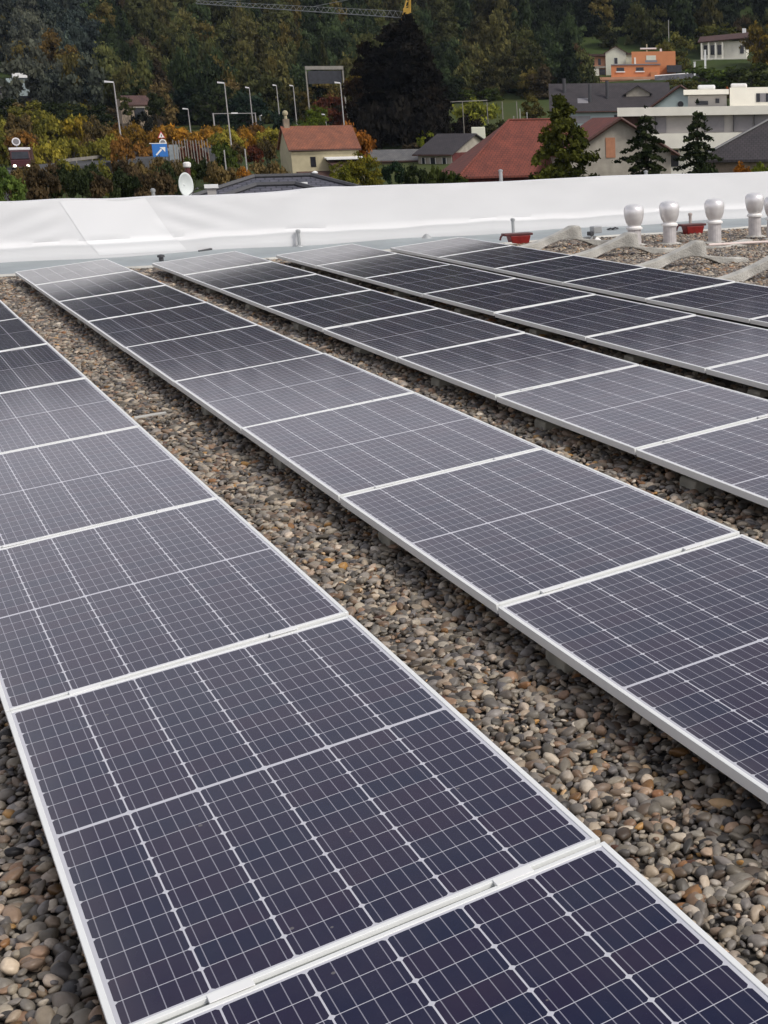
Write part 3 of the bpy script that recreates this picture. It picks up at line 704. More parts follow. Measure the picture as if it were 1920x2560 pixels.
plant('shrub', 1135, 425, 96, 70, (.028, .040, .012), 'low green bush beside the red roof', 'shrub')
plant('round', 1062, 322, 196, 56, (.10, .12, .016), 'bright lime-green bush behind the bungalow roof', 'shrub', name='bush')
plant('shrub', 1035, 350, 196, 60, (.05, .04, .03), 'brownish bare bush left of the bungalow roof', 'shrub')
plant('dense', 783, 252, 200, 78, (.052, .072, .013), 'mid green tree above the roof of the terracotta house', 'tree', zb=.5)
plant('dense', 745, 290, 190, 90, (.048, .07, .013), 'low spreading green tree directly behind the chimney with the round cap', 'tree')
plant('shrub', 700, 268, 215, 66, (.012, .02, .018), 'dark bluish tree left of the green trees', 'shrub')
plant('round', 820, 235, 222, 110, (.062, .022, .016), 'dark red autumn tree behind the terracotta roof', 'tree')
plant('shrub', 880, 305, 180, 110, (.20, .075, .014), 'rust orange bush at the right end of the terracotta roof', 'shrub')
plant('round', 815, 205, 262, 150, (.055, .045, .018), 'olive brown tree below the road gantry', 'tree')
plant('round', 888, 175, 244, 70, (.075, .055, .014), 'yellowish brown tree right of the road gantry', 'tree')
plant('round', 200, 292, 205, 56, (.42, .22, .02), 'bright golden orange tree left of the leftmost tall lamp', 'tree')
plant('round', 132, 78, 305, 112, (.060, .042, .018), 'rounded olive brown tree on the upper left hillside', 'tree')
plant('tall', 1402, 240, 92, 196, (.055, .062, .016), 'big bushy conifer standing in front of the red-roofed house', 'tree', name='conifer_tree')
plant('round', 1375, 300, 96, 60, (.065, .055, .012), 'brownish green tree at the left side of the big bushy conifer', 'tree')
plant('spruce', 1612, 262, 92, 170, (.022, .030, .015), 'dark drooping spruce in front of the beige gable', 'tree', name='spruce_tree')
plant('spruce', 1742, 250, 88, 165, (.024, .032, .018), 'open-branched dark spruce in front of the white modern building', 'tree', name='spruce_tree')
plant('shrub', 1640, 425, 84, 110, (.020, .026, .012), 'dark bush between the two spruces', 'shrub')
plant('shrub', 1765, 405, 80, 110, (.014, .020, .011), 'dark bush at the foot of the open-branched spruce', 'shrub')
plant('shrub', 1855, 404, 78, 60, (.16, .065, .014), 'orange autumn bush in front of the dark roof at the right edge', 'shrub')
plant('shrub', 1905, 400, 76, 60, (.07, .085, .016), 'light green bush at the right photo edge', 'shrub')
plant('round', 1818, 218, 150, 26, (.16, .05, .02), 'small reddish orange tree between the two white penthouse boxes', 'tree', zbase=2.0)
plant('round', 1775, 155, 290, 210, (.040, .058, .016), 'large green bush below the white villa', 'tree', deep=7)
plant('round', 1880, 150, 285, 170, (.030, .038, .014), 'dark green tree right below the white villa', 'tree', deep=6)
plant('round', 1700, 185, 270, 110, (.050, .050, .018), 'olive bush beside the retaining wall', 'tree', deep=5)
plant('round', 1690, 85, 345, 120, (.060, .062, .022), 'olive tree left of the white villa', 'tree', deep=6)
plant('round', 1790, 50, 380, 150, (.055, .058, .018), 'pale green tree behind the white villa', 'tree')
plant('round', 1895, 40, 350, 110, (.080, .060, .016), 'yellowish brown tree above the white villa', 'tree')
plant('round', 1440, 112, 330, 60, (.042, .028, .02), 'reddish brown tree left of the orange house', 'tree')
plant('round', 1420, 150, 310, 110, (.026, .038, .014), 'dark green tree group left of the orange house', 'tree')
plant('round', 1355, 165, 300, 90, (.034, .028, .02), 'brown tree on the meadow edge left of the orange house', 'tree')
plant('shrub', 1165, 285, 220, 100, (.012, .010, .010), 'dark hedge bank below the arched vine', 'hedge')
plant('shrub', 1245, 300, 215, 90, (.030, .032, .015), 'brownish green bush right of the pergola', 'shrub')
plant('round', 1330, 235, 240, 70, (.05, .045, .016), 'small brown-green tree left of the charcoal roofs', 'tree')
plant('shrub', 1190, 244, 232, 135, (.12, .13, .026), 'rounded yellow-green arched vine over the pergola', 'shrub', name='vine_mound')

plant('tall', 1022, 36, 206, 160, (.010, .0095, .0095), 'dark peaked conifer top right under the crane tower', 'tree', name='conifer_tree', zb=1.0)
plant('tall', 1062, 120, 208, 110, (.011, .010, .009), 'dark conifer forming the right shoulder of the huge dark tree', 'tree', name='conifer_tree')
for u_, v_, w__, wd_ in ((930, 250, 120, 'left'), (1000, 235, 130, 'middle'), (1065, 255, 110, 'right')): plant('shrub', u_, v_, 198, w__, (.009, .0085, .009), 'dark thicket at the foot of the huge dark conifer, %s part' % wd_, 'shrub')
plant('round', 1075, 200, 204, 90, (.012, .010, .009), 'dark ragged tree at the right flank of the huge dark conifer', 'tree')
plant('round', 885, 180, 216, 80, (.022, .014, .010), 'dark reddish brown tree at the left flank of the huge dark conifer', 'tree')
# ---- bands of shrubs, each its own
def band(n, u0, u1, vt0, vt1, D0, D1, wpx, tints, kind, word, where, cat='shrub'):
    grp = where + ' ' + word + 's'
    for i in range(n):
        u = u0 + (u1 - u0) * (i + .5 + random.uniform(-.3, .3)) / n
        f = (i + .5) / n; vt = vt0 + (vt1 - vt0) * f + random.uniform(-9, 9); D = random.uniform(D0, D1)
        cn, tint = random.choice(tints); j = random.uniform(.8, 1.25)
        plant(kind, u, vt, D, wpx * random.uniform(.8, 1.3), [t * j for t in tint], '%s %s %s, %s of %d from the left' % (cn, word, where, ORD[i], n), cat, grp, name=word.replace(' ', '_'))
gg = ('green', (.034, .048, .014)); dg = ('dark green', (.016, .022, .012)); br_ = ('brown', (.082, .062, .032)); ru = ('rust brown', (.11, .058, .020)); og = ('orange', (.17, .092, .020)); yo = ('yellow olive', (.135, .12, .024)); ol = ('olive', (.105, .10, .024)); dp = ('dark brownish', (.040, .030, .020))
band(9, -30, 420, 418, 418, 62, 74, 78, [dp, dp, dg, br_], 'shrub', 'hedge shrub', 'right behind the left parapet')
band(8, 60, 420, 392, 398, 80, 95, 84, [dp, ol, br_, dg], 'shrub', 'shrub', 'in the thicket below the road')
band(3, -40, 30, 395, 430, 58, 60, 70, [('green', (.05, .075, .022))], 'shrub', 'leafy bush', 'at the far left photo edge')
band(5, 380, 560, 388, 398, 90, 104, 62, [dg, gg, br_], 'shrub', 'shrub', 'behind the satellite dish')
band(4, 555, 705, 408, 402, 108, 116, 62, [('orange brown', (.13, .06, .014)), ('mustard', (.14, .10, .014)), br_], 'shrub', 'shrub', 'left of the terracotta house')
band(12, -20, 345, 318, 345, 160, 185, 84, [('tan brown', (.095, .068, .034)), ol, ru, yo, br_], 'shrub', 'autumn bush', 'on the bank above the truck', 'shrub')
band(8, -20, 250, 272, 290, 190, 210, 84, [('mustard', (.12, .09, .016)), br_, yo, ol], 'shrub', 'autumn shrub', 'at the left photo edge')
band(14, 210, 690, 306, 316, 200, 222, 84, [og, ('golden orange', (.19, .10, .018)), ('golden brown', (.14, .085, .020)), ru, yo], 'shrub', 'orange hedge bush', 'behind the blue road sign', 'shrub')
band(6, 440, 690, 355, 345, 150, 165, 60, [br_, gg, ('orange brown', (.12, .055, .014)), ('dark red', (.045, .016, .012))], 'shrub', 'shrub', 'by the fence near the sign')
band(8, -20, 300, 240, 265, 235, 260, 90, [br_, dg, dp, ol], 'round', 'broadleaf tree', 'below the pale farm buildings', 'tree')
band(7, 330, 640, 190, 215, 245, 275, 120, [dg, dg, ('bluish green', (.012, .020, .016)), br_], 'round', 'broadleaf tree', 'behind the tall lamps', 'tree')
band(5, 130, 420, 165, 170, 300, 320, 110, [dg, gg, dp], 'round', 'hillside tree', 'above the ruined cottage', 'tree')
band(6, 1100, 1330, 215, 222, 300, 330, 70, [dg, gg, ('bluish green', (.018, .032, .020))], 'round', 'meadow tree', 'at the foot of the meadow', 'tree')
band(6, 1130, 1420, 125, 120, 360, 390, 90, [gg, br_, ('purplish brown', (.05, .03, .028)), ol], 'round', 'slope tree', 'above the meadow', 'tree')

plant('round', 312, 240, 214, 44, (.03, .035, .014), 'dark bush covering the left corner of the ruined cottage', 'tree')
plant('shrub', 352, 272, 212, 56, (.012, .014, .014), 'dark shrub in front of the ruined cottage door', 'shrub')
plant('round', 385, 225, 214, 60, (.02, .026, .015), 'dark green tree at the right side of the ruined cottage', 'tree')
# ---- the wooded hillside as one mass, tree crowns set out over the slope
srcs = []
for kind in ('round', 'cone'):
    for me_ in TPL[kind]: srcs.append(me_)
def woodland():
    r = np.random.default_rng(99); pts = []; tints = []; scl = []; var = []
    D = 262.0
    def forestcol(u, D, v):
        n1 = math.sin(u * .011 + D * .02) + math.sin(u * .023 - D * .013 + 2) + .7 * math.sin(u * .05 + D * .05)
        k = r.random()
        c = np.array((.018, .026, .012)) if n1 < -.2 else np.array((.034, .036, .014)) if n1 < .9 else np.array((.044, .040, .016))
        if u > 1280: c = np.array((.012, .017, .010)) if D > 395 else c          # very dark green wood above the meadow
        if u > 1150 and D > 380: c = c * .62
        if u < 330: c = c * .55 + np.array((.030, .038, .052)) * .6  # bluish haze over the upper-left slope, mixed into the crown tint
        if k < .06: c = np.array((.058, .046, .015))
        elif k < .09: c = np.array((.036, .026, .016))
        elif k < .40: c = c * .6
        return c * r.uniform(1.2, 2.6) * np.array((1.0, 1.05, 1.05)) + np.array((.005, .006, .009))
    while D < 740:
        sp_ = 6.6 + (D - 250) * .012
        X0_, X1_ = -D * .80, D * .55
        for X in np.arange(X0_, X1_, sp_):
            x = X + r.uniform(-.45, .45) * sp_; y = D + r.uniform(-.45, .45) * sp_; u = PPX + FPX * x / y
            # clearings: village slope at right, meadow
            if u > 1090 and y < 285: continue
            if 1080 < u < 1480 and y < 300: continue
            if 1480 < u < 1760 and y < 383: continue
            if 1760 <= u < 1990 and y < 375: continue
            if u > 1990 and y < 330: continue
            if -60 < u < 120 and y < 345: continue
            if r.random() < .06: continue
            pts.append((x, y)); tints.append(forestcol(u, y, 0)); hgt = r.uniform(7, 13.5); wd = r.uniform(3.2, 5.6)
            vv = r.integers(0, 4) if r.random() < .9 else r.integers(4, 6)
            if vv < 4: scl.append((wd, wd, hgt / 1.35))
            else: scl.append((wd / .5, wd / .5, hgt * 1.35))
            var.append(int(vv))
        D += sp_ * .88
    pts = np.array(pts); z = terrain(pts[:, 0], pts[:, 1])
    co = np.array([tuple(loc2w(a, b, c - .6)) for a, b, c in zip(pts[:, 0], pts[:, 1], z)], np.float32)
    me = bpy.data.meshes.new('woodland'); me.vertices.add(len(co)); me.vertices.foreach_set('co', co.ravel())
    a = me.attributes.new('tint', 'FLOAT_VECTOR', 'POINT'); a.data.foreach_set('vector', np.array(tints, np.float32).ravel())
    a = me.attributes.new('tscale', 'FLOAT_VECTOR', 'POINT'); a.data.foreach_set('vector', np.array(scl, np.float32).ravel())
    a = me.attributes.new('variant', 'INT', 'POINT'); a.data.foreach_set('value', np.array(var, np.int32))
    a = me.attributes.new('spin', 'FLOAT', 'POINT'); a.data.foreach_set('value', (r.random(len(co)) * 6.28).astype(np.float32))
    me.materials.append(M['leaves'])
    o = bpy.data.objects.new('woodland', me); COL.objects.link(o); tag(o, 'mixed autumn wood covering the hillside above the village', None, None, 'stuff')
    # crown shapes are taken from trees that stand in the scene
    reps = []
    for m_ in srcs:
        q = [b for b in bpy.data.objects if b.data is m_]
        if not q:
            b = plant('round', 500 + 70 * (len(reps) - 4), 110, 330, 60, DK, 'dark conifer on the wooded slope below the crane jib, %s' % ('left one' if len(reps) < 5 else 'right one'), 'tree'); b.children[0].data = m_; q = [b.children[0]]
        reps.append(q[0])
    ng = bpy.data.node_groups.new('woodland', 'GeometryNodeTree'); L = ng.links
    ng.interface.new_socket('Geometry', in_out='INPUT', socket_type='NodeSocketGeometry'); ng.interface.new_socket('Geometry', in_out='OUTPUT', socket_type='NodeSocketGeometry')
    gi = ng.nodes.new('NodeGroupInput'); go = ng.nodes.new('NodeGroupOutput'); gti = ng.nodes.new('GeometryNodeGeometryToInstance')
    for b in reversed(reps):
        oi = ng.nodes.new('GeometryNodeObjectInfo'); oi.inputs['Object'].default_value = b; oi.inputs['As Instance'].default_value = False; oi.transform_space = 'ORIGINAL'
        L.new(oi.outputs['Geometry'], gti.inputs[0])
    m2p = ng.nodes.new('GeometryNodeMeshToPoints'); L.new(gi.outputs[0], m2p.inputs[0])
    iop = ng.nodes.new('GeometryNodeInstanceOnPoints'); iop.inputs['Pick Instance'].default_value = True
    L.new(m2p.outputs[0], iop.inputs['Points']); L.new(gti.outputs[0], iop.inputs['Instance'])
    def na(nm, t):
        q = ng.nodes.new('GeometryNodeInputNamedAttribute'); q.data_type = t; q.inputs[0].default_value = nm
        return [s for s in q.outputs if s.enabled][0]
    L.new(na('variant', 'INT'), iop.inputs['Instance Index']); L.new(na('tscale', 'FLOAT_VECTOR'), iop.inputs['Scale'])
    cx = ng.nodes.new('ShaderNodeCombineXYZ'); L.new(na('spin', 'FLOAT'), cx.inputs[2]); L.new(cx.outputs[0], iop.inputs['Rotation'])
    L.new(iop.outputs[0], go.inputs[0]); o.modifiers.new('wood', 'NODES').node_group = ng
    print('woodland crowns', len(co), 'pebbles', len(pk))
woodland()

# ------------------------------------------------------------------ buildings
def site(name, u, v, D, turn, label, cat):
    p = P(u, v, D); th = math.atan((PPX - u) / FPX) + R(turn)
    return empty(name, p, YAW + th, label, cat)
def gable(r, w, d, h, rise, wall, roof, ridge='x', over=.45, y0=0, x0=0, z0=0, base=5, t=.16, rname='roof', wname='wall'):
    """walls and pitched roof; z=0 is the eave level, walls go down h (+base)"""
    xa, xb, ya, yb = x0 - w / 2, x0 + w / 2, y0, y0 + d
    mb = MB(); mb.box(xa, xb, ya, yb, z0 - h - base, z0)
    if ridge == 'x': mb.add([(xa, ya, z0), (xa, yb, z0), (xa, (ya + yb) / 2, z0 + rise), (xb, ya, z0), (xb, yb, z0), (xb, (ya + yb) / 2, z0 + rise)], [[0, 1, 2], [3, 5, 4], [0, 2, 5, 3], [1, 4, 5, 2]])
    else: mb.add([(xa, ya, z0), (xb, ya, z0), (x0, ya, z0 + rise), (xa, yb, z0), (xb, yb, z0), (x0, yb, z0 + rise)], [[0, 1, 2], [3, 5, 4], [0, 2, 5, 3], [1, 4, 5, 2]])
    mb.build(wname, wall, r)
    o = over; rf = MB(); e = .02
    if ridge == 'x':
        k = rise / (d / 2); ym = (ya + yb) / 2
        rf.slab([(xa - o, ya - o, z0 - o * k + t), (xb + o, ya - o, z0 - o * k + t), (xb + o, ym, z0 + rise + t), (xa - o, ym, z0 + rise + t)], t - e)
        rf.slab([(xa - o, yb + o, z0 - o * k + t), (xb + o, yb + o, z0 - o * k + t), (xb + o, ym + .001, z0 + rise + t), (xa - o, ym + .001, z0 + rise + t)], t - e)
    else:
        k = rise / (w / 2)
        rf.slab([(xa - o, ya - o, z0 - o * k + t), (xa - o, yb + o, z0 - o * k + t), (x0, yb + o, z0 + rise + t), (x0, ya - o, z0 + rise + t)], t - e)
        rf.slab([(xb + o, ya - o, z0 - o * k + t), (xb + o, yb + o, z0 - o * k + t), (x0 + .001, yb + o, z0 + rise + t), (x0 + .001, ya - o, z0 + rise + t)], t - e)
    ro = rf.build(rname, roof, r)
    if ridge == 'x': MB().bar((xa - o, ya - o - .06, z0 - o * k + t - .12), (xb + o, ya - o - .06, z0 - o * k + t - .12), .075, n=8).build('gutter', 'brown_wood', ro)
    return ro
def hip(r, w, d, h, rise, ridge_len, wall, roof, over=.5, y0=0, x0=0, z0=0, base=5, wname='wall', rname='roof'):
    xa, xb, ya, yb = x0 - w / 2, x0 + w / 2, y0, y0 + d
    MB().box(xa, xb, ya, yb, z0 - h - base, z0 - .02).build(wname, wall, r)
    o = over; rl = ridge_len / 2; ym = (ya + yb) / 2
    vs = [(xa - o, ya - o, z0), (xb + o, ya - o, z0), (xb + o, yb + o, z0), (xa - o, yb + o, z0), (x0 - rl, ym, z0 + rise), (x0 + rl, ym, z0 + rise),
          (xa - o, ya - o, z0 - .15), (xb + o, ya - o, z0 - .15), (xb + o, yb + o, z0 - .15), (xa - o, yb + o, z0 - .15)]
    f = MB().add(vs, [[0, 1, 5, 4], [1, 2, 5], [2, 3, 4, 5], [3, 0, 4], [0, 6, 7, 1], [1, 7, 8, 2], [2, 8, 9, 3], [3, 9, 6, 0], [6, 9, 8, 7]])
    ro = f.build(rname, roof, r)
    cap = MB()
    for a, b in ((0, 4), (1, 5), (4, 5)): cap.bar(Vector(vs[a]) + Vector((0, 0, .04)), Vector(vs[b]) + Vector((0, 0, .04)), .10, n=6)
    cap.build('ridge_tiles', 'dark_metal' if roof != 'tile_red' else 'tile_red', r)
    return ro
def win(r, x, z, w, h, y=0, m='window_dark', side=None, name='window', frame='white_paint'):
    mb = MB()
    if side is None: mb.box(x - w / 2, x + w / 2, y - .05, y + .02, z, z + h)
    elif side == 'l': mb.box(x - .05, x + .02, y - w / 2, y + w / 2, z, z + h)
    f = mb.build(name, m, r)
    if frame:
        fr = MB(); e = .07
        fr.box(x - w / 2 - e, x + w / 2 + e, y - .09, y, z - .12, z - .02)
        fr.box(x - w / 2 - e, x - w / 2 - .003, y - .07, y, z, z + h); fr.box(x + w / 2 + .003, x + w / 2 + e, y - .07, y, z, z + h)
        fr.build('frame', frame, f)
    return f
def bx(r, name, m, x0, x1, y0, y1, z0, z1, bevel=0): return MB().box(x0, x1, y0, y1, z0, z1).build(name, m, r, bevel=bevel)

# terracotta-roofed house (D 150)
r = site('stone_house', 812, 372, 150, 11, 'cream stone house with faded terracotta tile roof and lean-tos', 'house')
gable(r, 7.2, 6.6, 4, 2.25, 'stucco_cream', 'tile_terracotta', 'x', .25)
win(r, -1.35, -1.85, .55, 1.05, frame=None)
bx(r, 'chimney', 'beige_stone', -3.5, -2.9, 3.0, 3.6, 1.6, 3.15); MB().lathe([(.16, 3.15), (.16, 3.5), (.28, 3.6), (.30, 3.8), (.2, 4.0), (.03, 4.05)], (-3.2, 3.3, 0), n=14).build('chimney_cap', 'stucco_cream', r)
MB().slab([(-.2, -1.6, -.98), (3.9, -1.6, -.98), (3.9, .0, -.85), (-.2, 0, -.85)], .14).build('canopy', 'white_paint', r)
MB().slab([(.2, -2.6, -1.75), (2.6, -2.6, -1.75), (3.9, -.02, -1.15), (0, -.02, -1.15)], .12).build('lean_to_roof', 'tile_brown', r)
bx(r, 'extension', 'stucco_cream', .6, 3.6, -2.3, -.03, -8, -1.9)
win(r, 2.9, -2.9, .35, .7, y=-2.3, frame=None); win(r, 2.2, -2.9, .35, .7, y=-2.3, frame=None)
MB().slab([(-3.2, -3.2, -3.1), (1.0, -3.2, -3.15), (.4, -.02, -2.3), (-3.2, -.02, -2.3)], .14).build('lower_roof', 'tile_brown', r)
bx(r, 'lower_wing', 'stucco_cream', -3.1, .7, -2.9, -.03, -8, -3.2)

# near grey-tiled roofs (D 52)
r = site('tiled_house', 707, 441, 56, 0, 'grey tiled hip roof with skylights just beyond the parapet', 'house')
hip(r, 17.0, 13, 3, 2.1, 2.2, 'stucco_pale', 'tile_grey', y0=-7, z0=-2.1)
for x in (-.85, .62):
    b_ = bx(r, 'skylight', 'white_paint', x - .28, x + .28, -1.55, -1.15, -.42, -.20)
MB().bar((1.25, -.5, -.2), (1.25, -.5, .12), .05).build('vent_pipe', 'zinc', r); MB().lathe([(.11, .10), (.13, .14), (.03, .2)], (1.25, -.5, 0), n=12).build('pipe_cap', 'white_paint', r)
r = site('tiled_annex', 690, 464, 47, 0, 'lower grey tiled annex roof in front of the grey hip roof', 'house')
hip(r, 9.6, 8, 3, 1.3, 1.3, 'stucco_pale', 'tile_grey', y0=-4, z0=-1.3)
r = site('chimney_stack', 528, 466, 46, 0, 'white chimney pot standing on the grey roof right of the satellite dish', 'chimney')
bx(r, 'stack', 'stucco_grey', -.14, .14, -.14, .14, -4, -.05); bx(r, 'cap', 'white_paint', -.22, .22, -.2, .2, -.05, .06)
o = site('grey_pipe', 383, 482, 40, 0, 'short grey pipe just behind the parapet left of the dish', 'pipe'); MB().bar((0, 0, -5), (0, 0, .05), .05).build('pipe', 'zinc', o); MB().lathe([(.07, .03), (.07, .1), (.02, .13)], n=10).build('cap', 'zinc', o)

# satellite dish
r = site('satellite_dish', 465, 462, 44, 42, 'oval white satellite dish looking over the parapet', 'satellite dish')
mb = MB(); vs = []; nn = 32
for k in range(7):
    t = k / 6
    for i in range(nn):
        a = 2 * math.pi * i / nn; vs.append((.30 * t * math.cos(a), .10 * (1 - t * t), .385 * t * math.sin(a)))
fs = [[k * nn + i, k * nn + (i + 1) % nn, (k + 1) * nn + (i + 1) % nn, (k + 1) * nn + i] for k in range(6) for i in range(nn)]
d_ = mb.add(vs, fs).build('reflector', 'dish', r, smooth=True); d_.modifiers.new('s', 'SOLIDIFY').thickness = .015
MB().bar((0, .02, -.38), (0, -.45, -.12), .012).build('feed_arm', 'dark_metal', r); MB().bar((0, -.5, -.1), (0, -.42, -.14), .03).build('receiver', 'dark_metal', r); MB().bar((0, .12, -5), (0, .12, 0), .03).build('mast', 'zinc', r)
r = site('vent_stack', 468, 418, 70, 0, 'slim dark stack with a white cap above the satellite dish', 'chimney')
MB().bar((0, 0, -5), (0, 0, 0), .13).build('stack', 'red_dark', r); MB().lathe([(.17, 0), (.19, .05), (.19, .2), (.1, .26)], n=14).build('cap', 'plastic_white', r)

# bungalow with dark roof
r = site('bungalow', 1128, 384, 180, -40, 'low bungalow with dark grey gable roof and maroon side', 'house')
gable(r, 5.6, 9.5, 2.5, 2.3, 'stucco_pale', 'tile_charcoal', 'x', .5, x0=-2.8)
bx(r, 'side_cladding', 'maroon', .02, .10, .1, 9.4, -3.5, .1)
for x, w_ in ((-4.7, .5), (-3.1, .8), (-1.2, .6)): win(r, x, -1.5, w_, 1.0, frame='white_paint')
r = site('shed', 985, 402, 185, 0, 'small shed with pale grey roof beside the huge conifer', 'shed')
gable(r, 6.5, 6, 2, 1.25, 'beige_stone', 'tile_slate', 'x', .3)
r = site('stone_barn', 1040, 392, 200, -25, 'old brownish barn half hidden behind bushes left of the bungalow', 'shed')
gable(r, 4.5, 5, 2, 1.5, 'beige_stone', 'tile_brown', 'y', .2)
r = site('long_house', 1225, 395, 215, -38, 'house with long dull grey-brown roof between bungalow and red roof', 'house')
gable(r, 6.5, 11, 3, 2.3, 'maroon', 'tile_charcoal', 'x', .4, x0=-1.5)
r = site('rooftop_tank', 1196, 350, 195, 0, 'stacked pale tank and boxes behind the bungalow ridge', 'tank')
bx(r, 'tank', 'stucco_mint', -.9, 1.0, 0, 1.5, .1, 1.75, .1); bx(r, 'box', 'stucco_white', -1.7, -.92, 0, .9, -.4, .7, .05); bx(r, 'stand', 'stucco_white', -.5, 1.1, .2, 1.2, -4, .08, .05)

# red-roofed house with beige gable
r = site('red_roof_house', 1380, 436, 112, 12, 'house with big red tiled hip roof and a beige front gable', 'house')
hip(r, 14.4, 10.5, 3, 4.25, 4.6, 'maroon', 'tile_red', y0=0, z0=0, over=.4)
for x in (-6.0, -4.2, -2.6): win(r, x, -1.35, .8, .85, y=0)
r = site('gable_house', 1550, 382, 108, 14, 'beige stucco gable end with an orange shuttered window and red roof', 'house')
gable(r, 8.2, 8.5, 5, 2.5, 'stucco_pale', 'tile_red', 'y', .55)
win(r, -.75, -.35, .75, 1.5, m='shutter_orange', frame=None, name='shutter')
bb = MB(); k = 2.5 / 4.1
for s_ in (-1, 1): bb.bar((s_ * 4.65, -.57, -.30), (0, -.57, 2.56), .13, n=4)
bb.build('barge_board', 'brown_wood', r)

# blue-walled house with charcoal roofs
r = site('blue_house', 1535, 274, 200, 2, 'pale blue house under wide charcoal roofs with black chimney pipes', 'house')
gable(r, 16.5, 11, 4, 3.6, 'stucco_blue', 'tile_charcoal', 'x', .5, x0=-.4)
gable(r, 8.2, 9, 4.5, 2.7, 'stucco_blue', 'tile_charcoal', 'y', .6, x0=9.4, y0=-1.5, z0=.35, wname='wing_wall', rname='wing_roof')
bb = MB()
for s_ in (-1, 1): bb.bar((9.4 + s_ * 4.7, -2.1, -.05), (9.4, -2.1, 3.1), .16, n=4)
bb.build('barge_board', 'brown_wood', r)
MB().bar((9.4, -1.62, .6), (9.4, -1.50, .6), .42, n=20).build('round_window', 'window_dark', r)
for x, y, h_ in ((-6.9, 3.6, 3.5), (-3.3, 1.6, 2.6), (-.8, 2.2, 3.1)):
    MB().bar((x, y, .4), (x, y, h_ + .9), .24, n=10).build('chimney', 'dark_metal', r)
MB().slab([(-5.1, 1.1, .95), (-3.6, 1.1, .95), (-3.6, 2.2, 1.65), (-5.1, 2.2, 1.65)], .1).build('skylight', 'shutter', r)
gable(r, 3.4, 4, .1, 1.0, 'stucco_pale', 'tile_charcoal', 'y', .4, x0=3.6, y0=2.5, z0=2.2, base=1.2, wname='dormer_wall', rname='dormer_roof')
bx(r, 'window_band', 'shutter', -7.2, -3.4, -.06, 0, -1.8, -.8); win(r, 1.5, -1.5, 3, .8, frame=None)

# orange villa group (D 336, 1 px = 0.1 m)
S = 336 / FPX
r = site('orange_villa', 1610, 205, 336, 0, 'bright orange flat-roofed villa on the hillside', 'house')
def pr_(r, name, m, u0, v0, u1, v1, y0, y1, uc, vc, S, bevel=0): return bx(r, name, m, (u0 - uc) * S, (u1 - uc) * S, y0, y1, (vc - v1) * S, (vc - v0) * S, bevel)
q = lambda name, m, u0, v0, u1, v1, y0, y1: pr_(r, name, m, u0, v0, u1, v1, y0, y1, 1610, 205, S)
q('upper_block', 'stucco_orange', 1582, 135, 1687, 230, 3, 10)
q('lower_block', 'stucco_orange', 1533, 167, 1648, 230, -1, 2.98)
q('roof_edge', 'shutter', 1533, 164.5, 1650, 166.9, -1.2, 2.9)
q('terrace', 'stucco_salmon', 1502, 194, 1640, 200, -3.5, -1.05)
q('terrace_wall', 'stucco_salmon', 1502, 200.2, 1586, 230, -3.3, -1.1)
q('garage_door', 'stucco_white', 1586, 197, 1625, 222, -3.45, -3.31)
q('pier', 'stucco_orange', 1626, 183, 1642, 230, -3.4, -1.02)
for a, b in ((1546, 1564), (1592, 1610)):
    f = q('window', 'window_dark', a, 172, b, 180, -1.06, -.98); 
    f2 = pr_(f, 'sill', 'white_paint', a - 2, 180.3, b + 2, 183, -1.2, -1.0, 1610, 205, S)
q('window', 'stucco_mint', 1617, 144, 1640, 157, 2.9, 3.02); q('balcony_rail', 'shutter', 1614, 155, 1643, 160, 1.9, 2.0)
q('door', 'stucco_white', 1588, 148, 1592, 166, 2.9, 3.02)
q('sun_mast', 'stucco_cream', 1617.5, 118, 1620.5, 137, 4, 4.3); q('awning', 'plastic_white', 1603, 126, 1642, 129, 3.9, 5.5)
q('chimney', 'white_paint', 1650, 128, 1655, 134.9, 5, 5.5); q('carport', 'window_dark', 1665, 168, 1700, 184, -.5, 2.9)
r = site('cream_villa', 1541, 190, 345, 0, 'cream gabled villa with a red-brown balcony left of the orange villa', 'house')
S2 = 345 / FPX
gable(r, 5.0, 8, 5, 1.4, 'stucco_mint', 'tile_brown', 'y', .4, z0=5.4, base=3)
win(r, 0, 2.8, .8, 1.4, y=0); bx(r, 'side_wing', 'stucco_mint', 2.52, 5.0, 2, 8, -3, 5.0); bx(r, 'wing_roof', 'tile_brown', 2.3, 12, 1.6, 8.4, 5.02, 5.4)
bx(r, 'balcony_wing', 'stucco_salmon', -6.2, -2.52, 1, 7, -3, 4.6); bx(r, 'balcony_roof', 'tile_brown', -6.9, -2.5, -.2, 7.4, 4.62, 5.1); bx(r, 'balcony', 'stucco_pale', -6.6, -2.6, -.3, .98, 1.9, 2.3)
for x in (-5.6, -4.0): win(r, x, 2.6, .7, 1.5, y=1, frame=None)
bx(r, 'ground_wall', 'stucco_white', -5.9, -4.2, -.2, .98, -2, 1.85); win(r, -3.4, 0, 1.4, 1.6, y=1, frame=None)
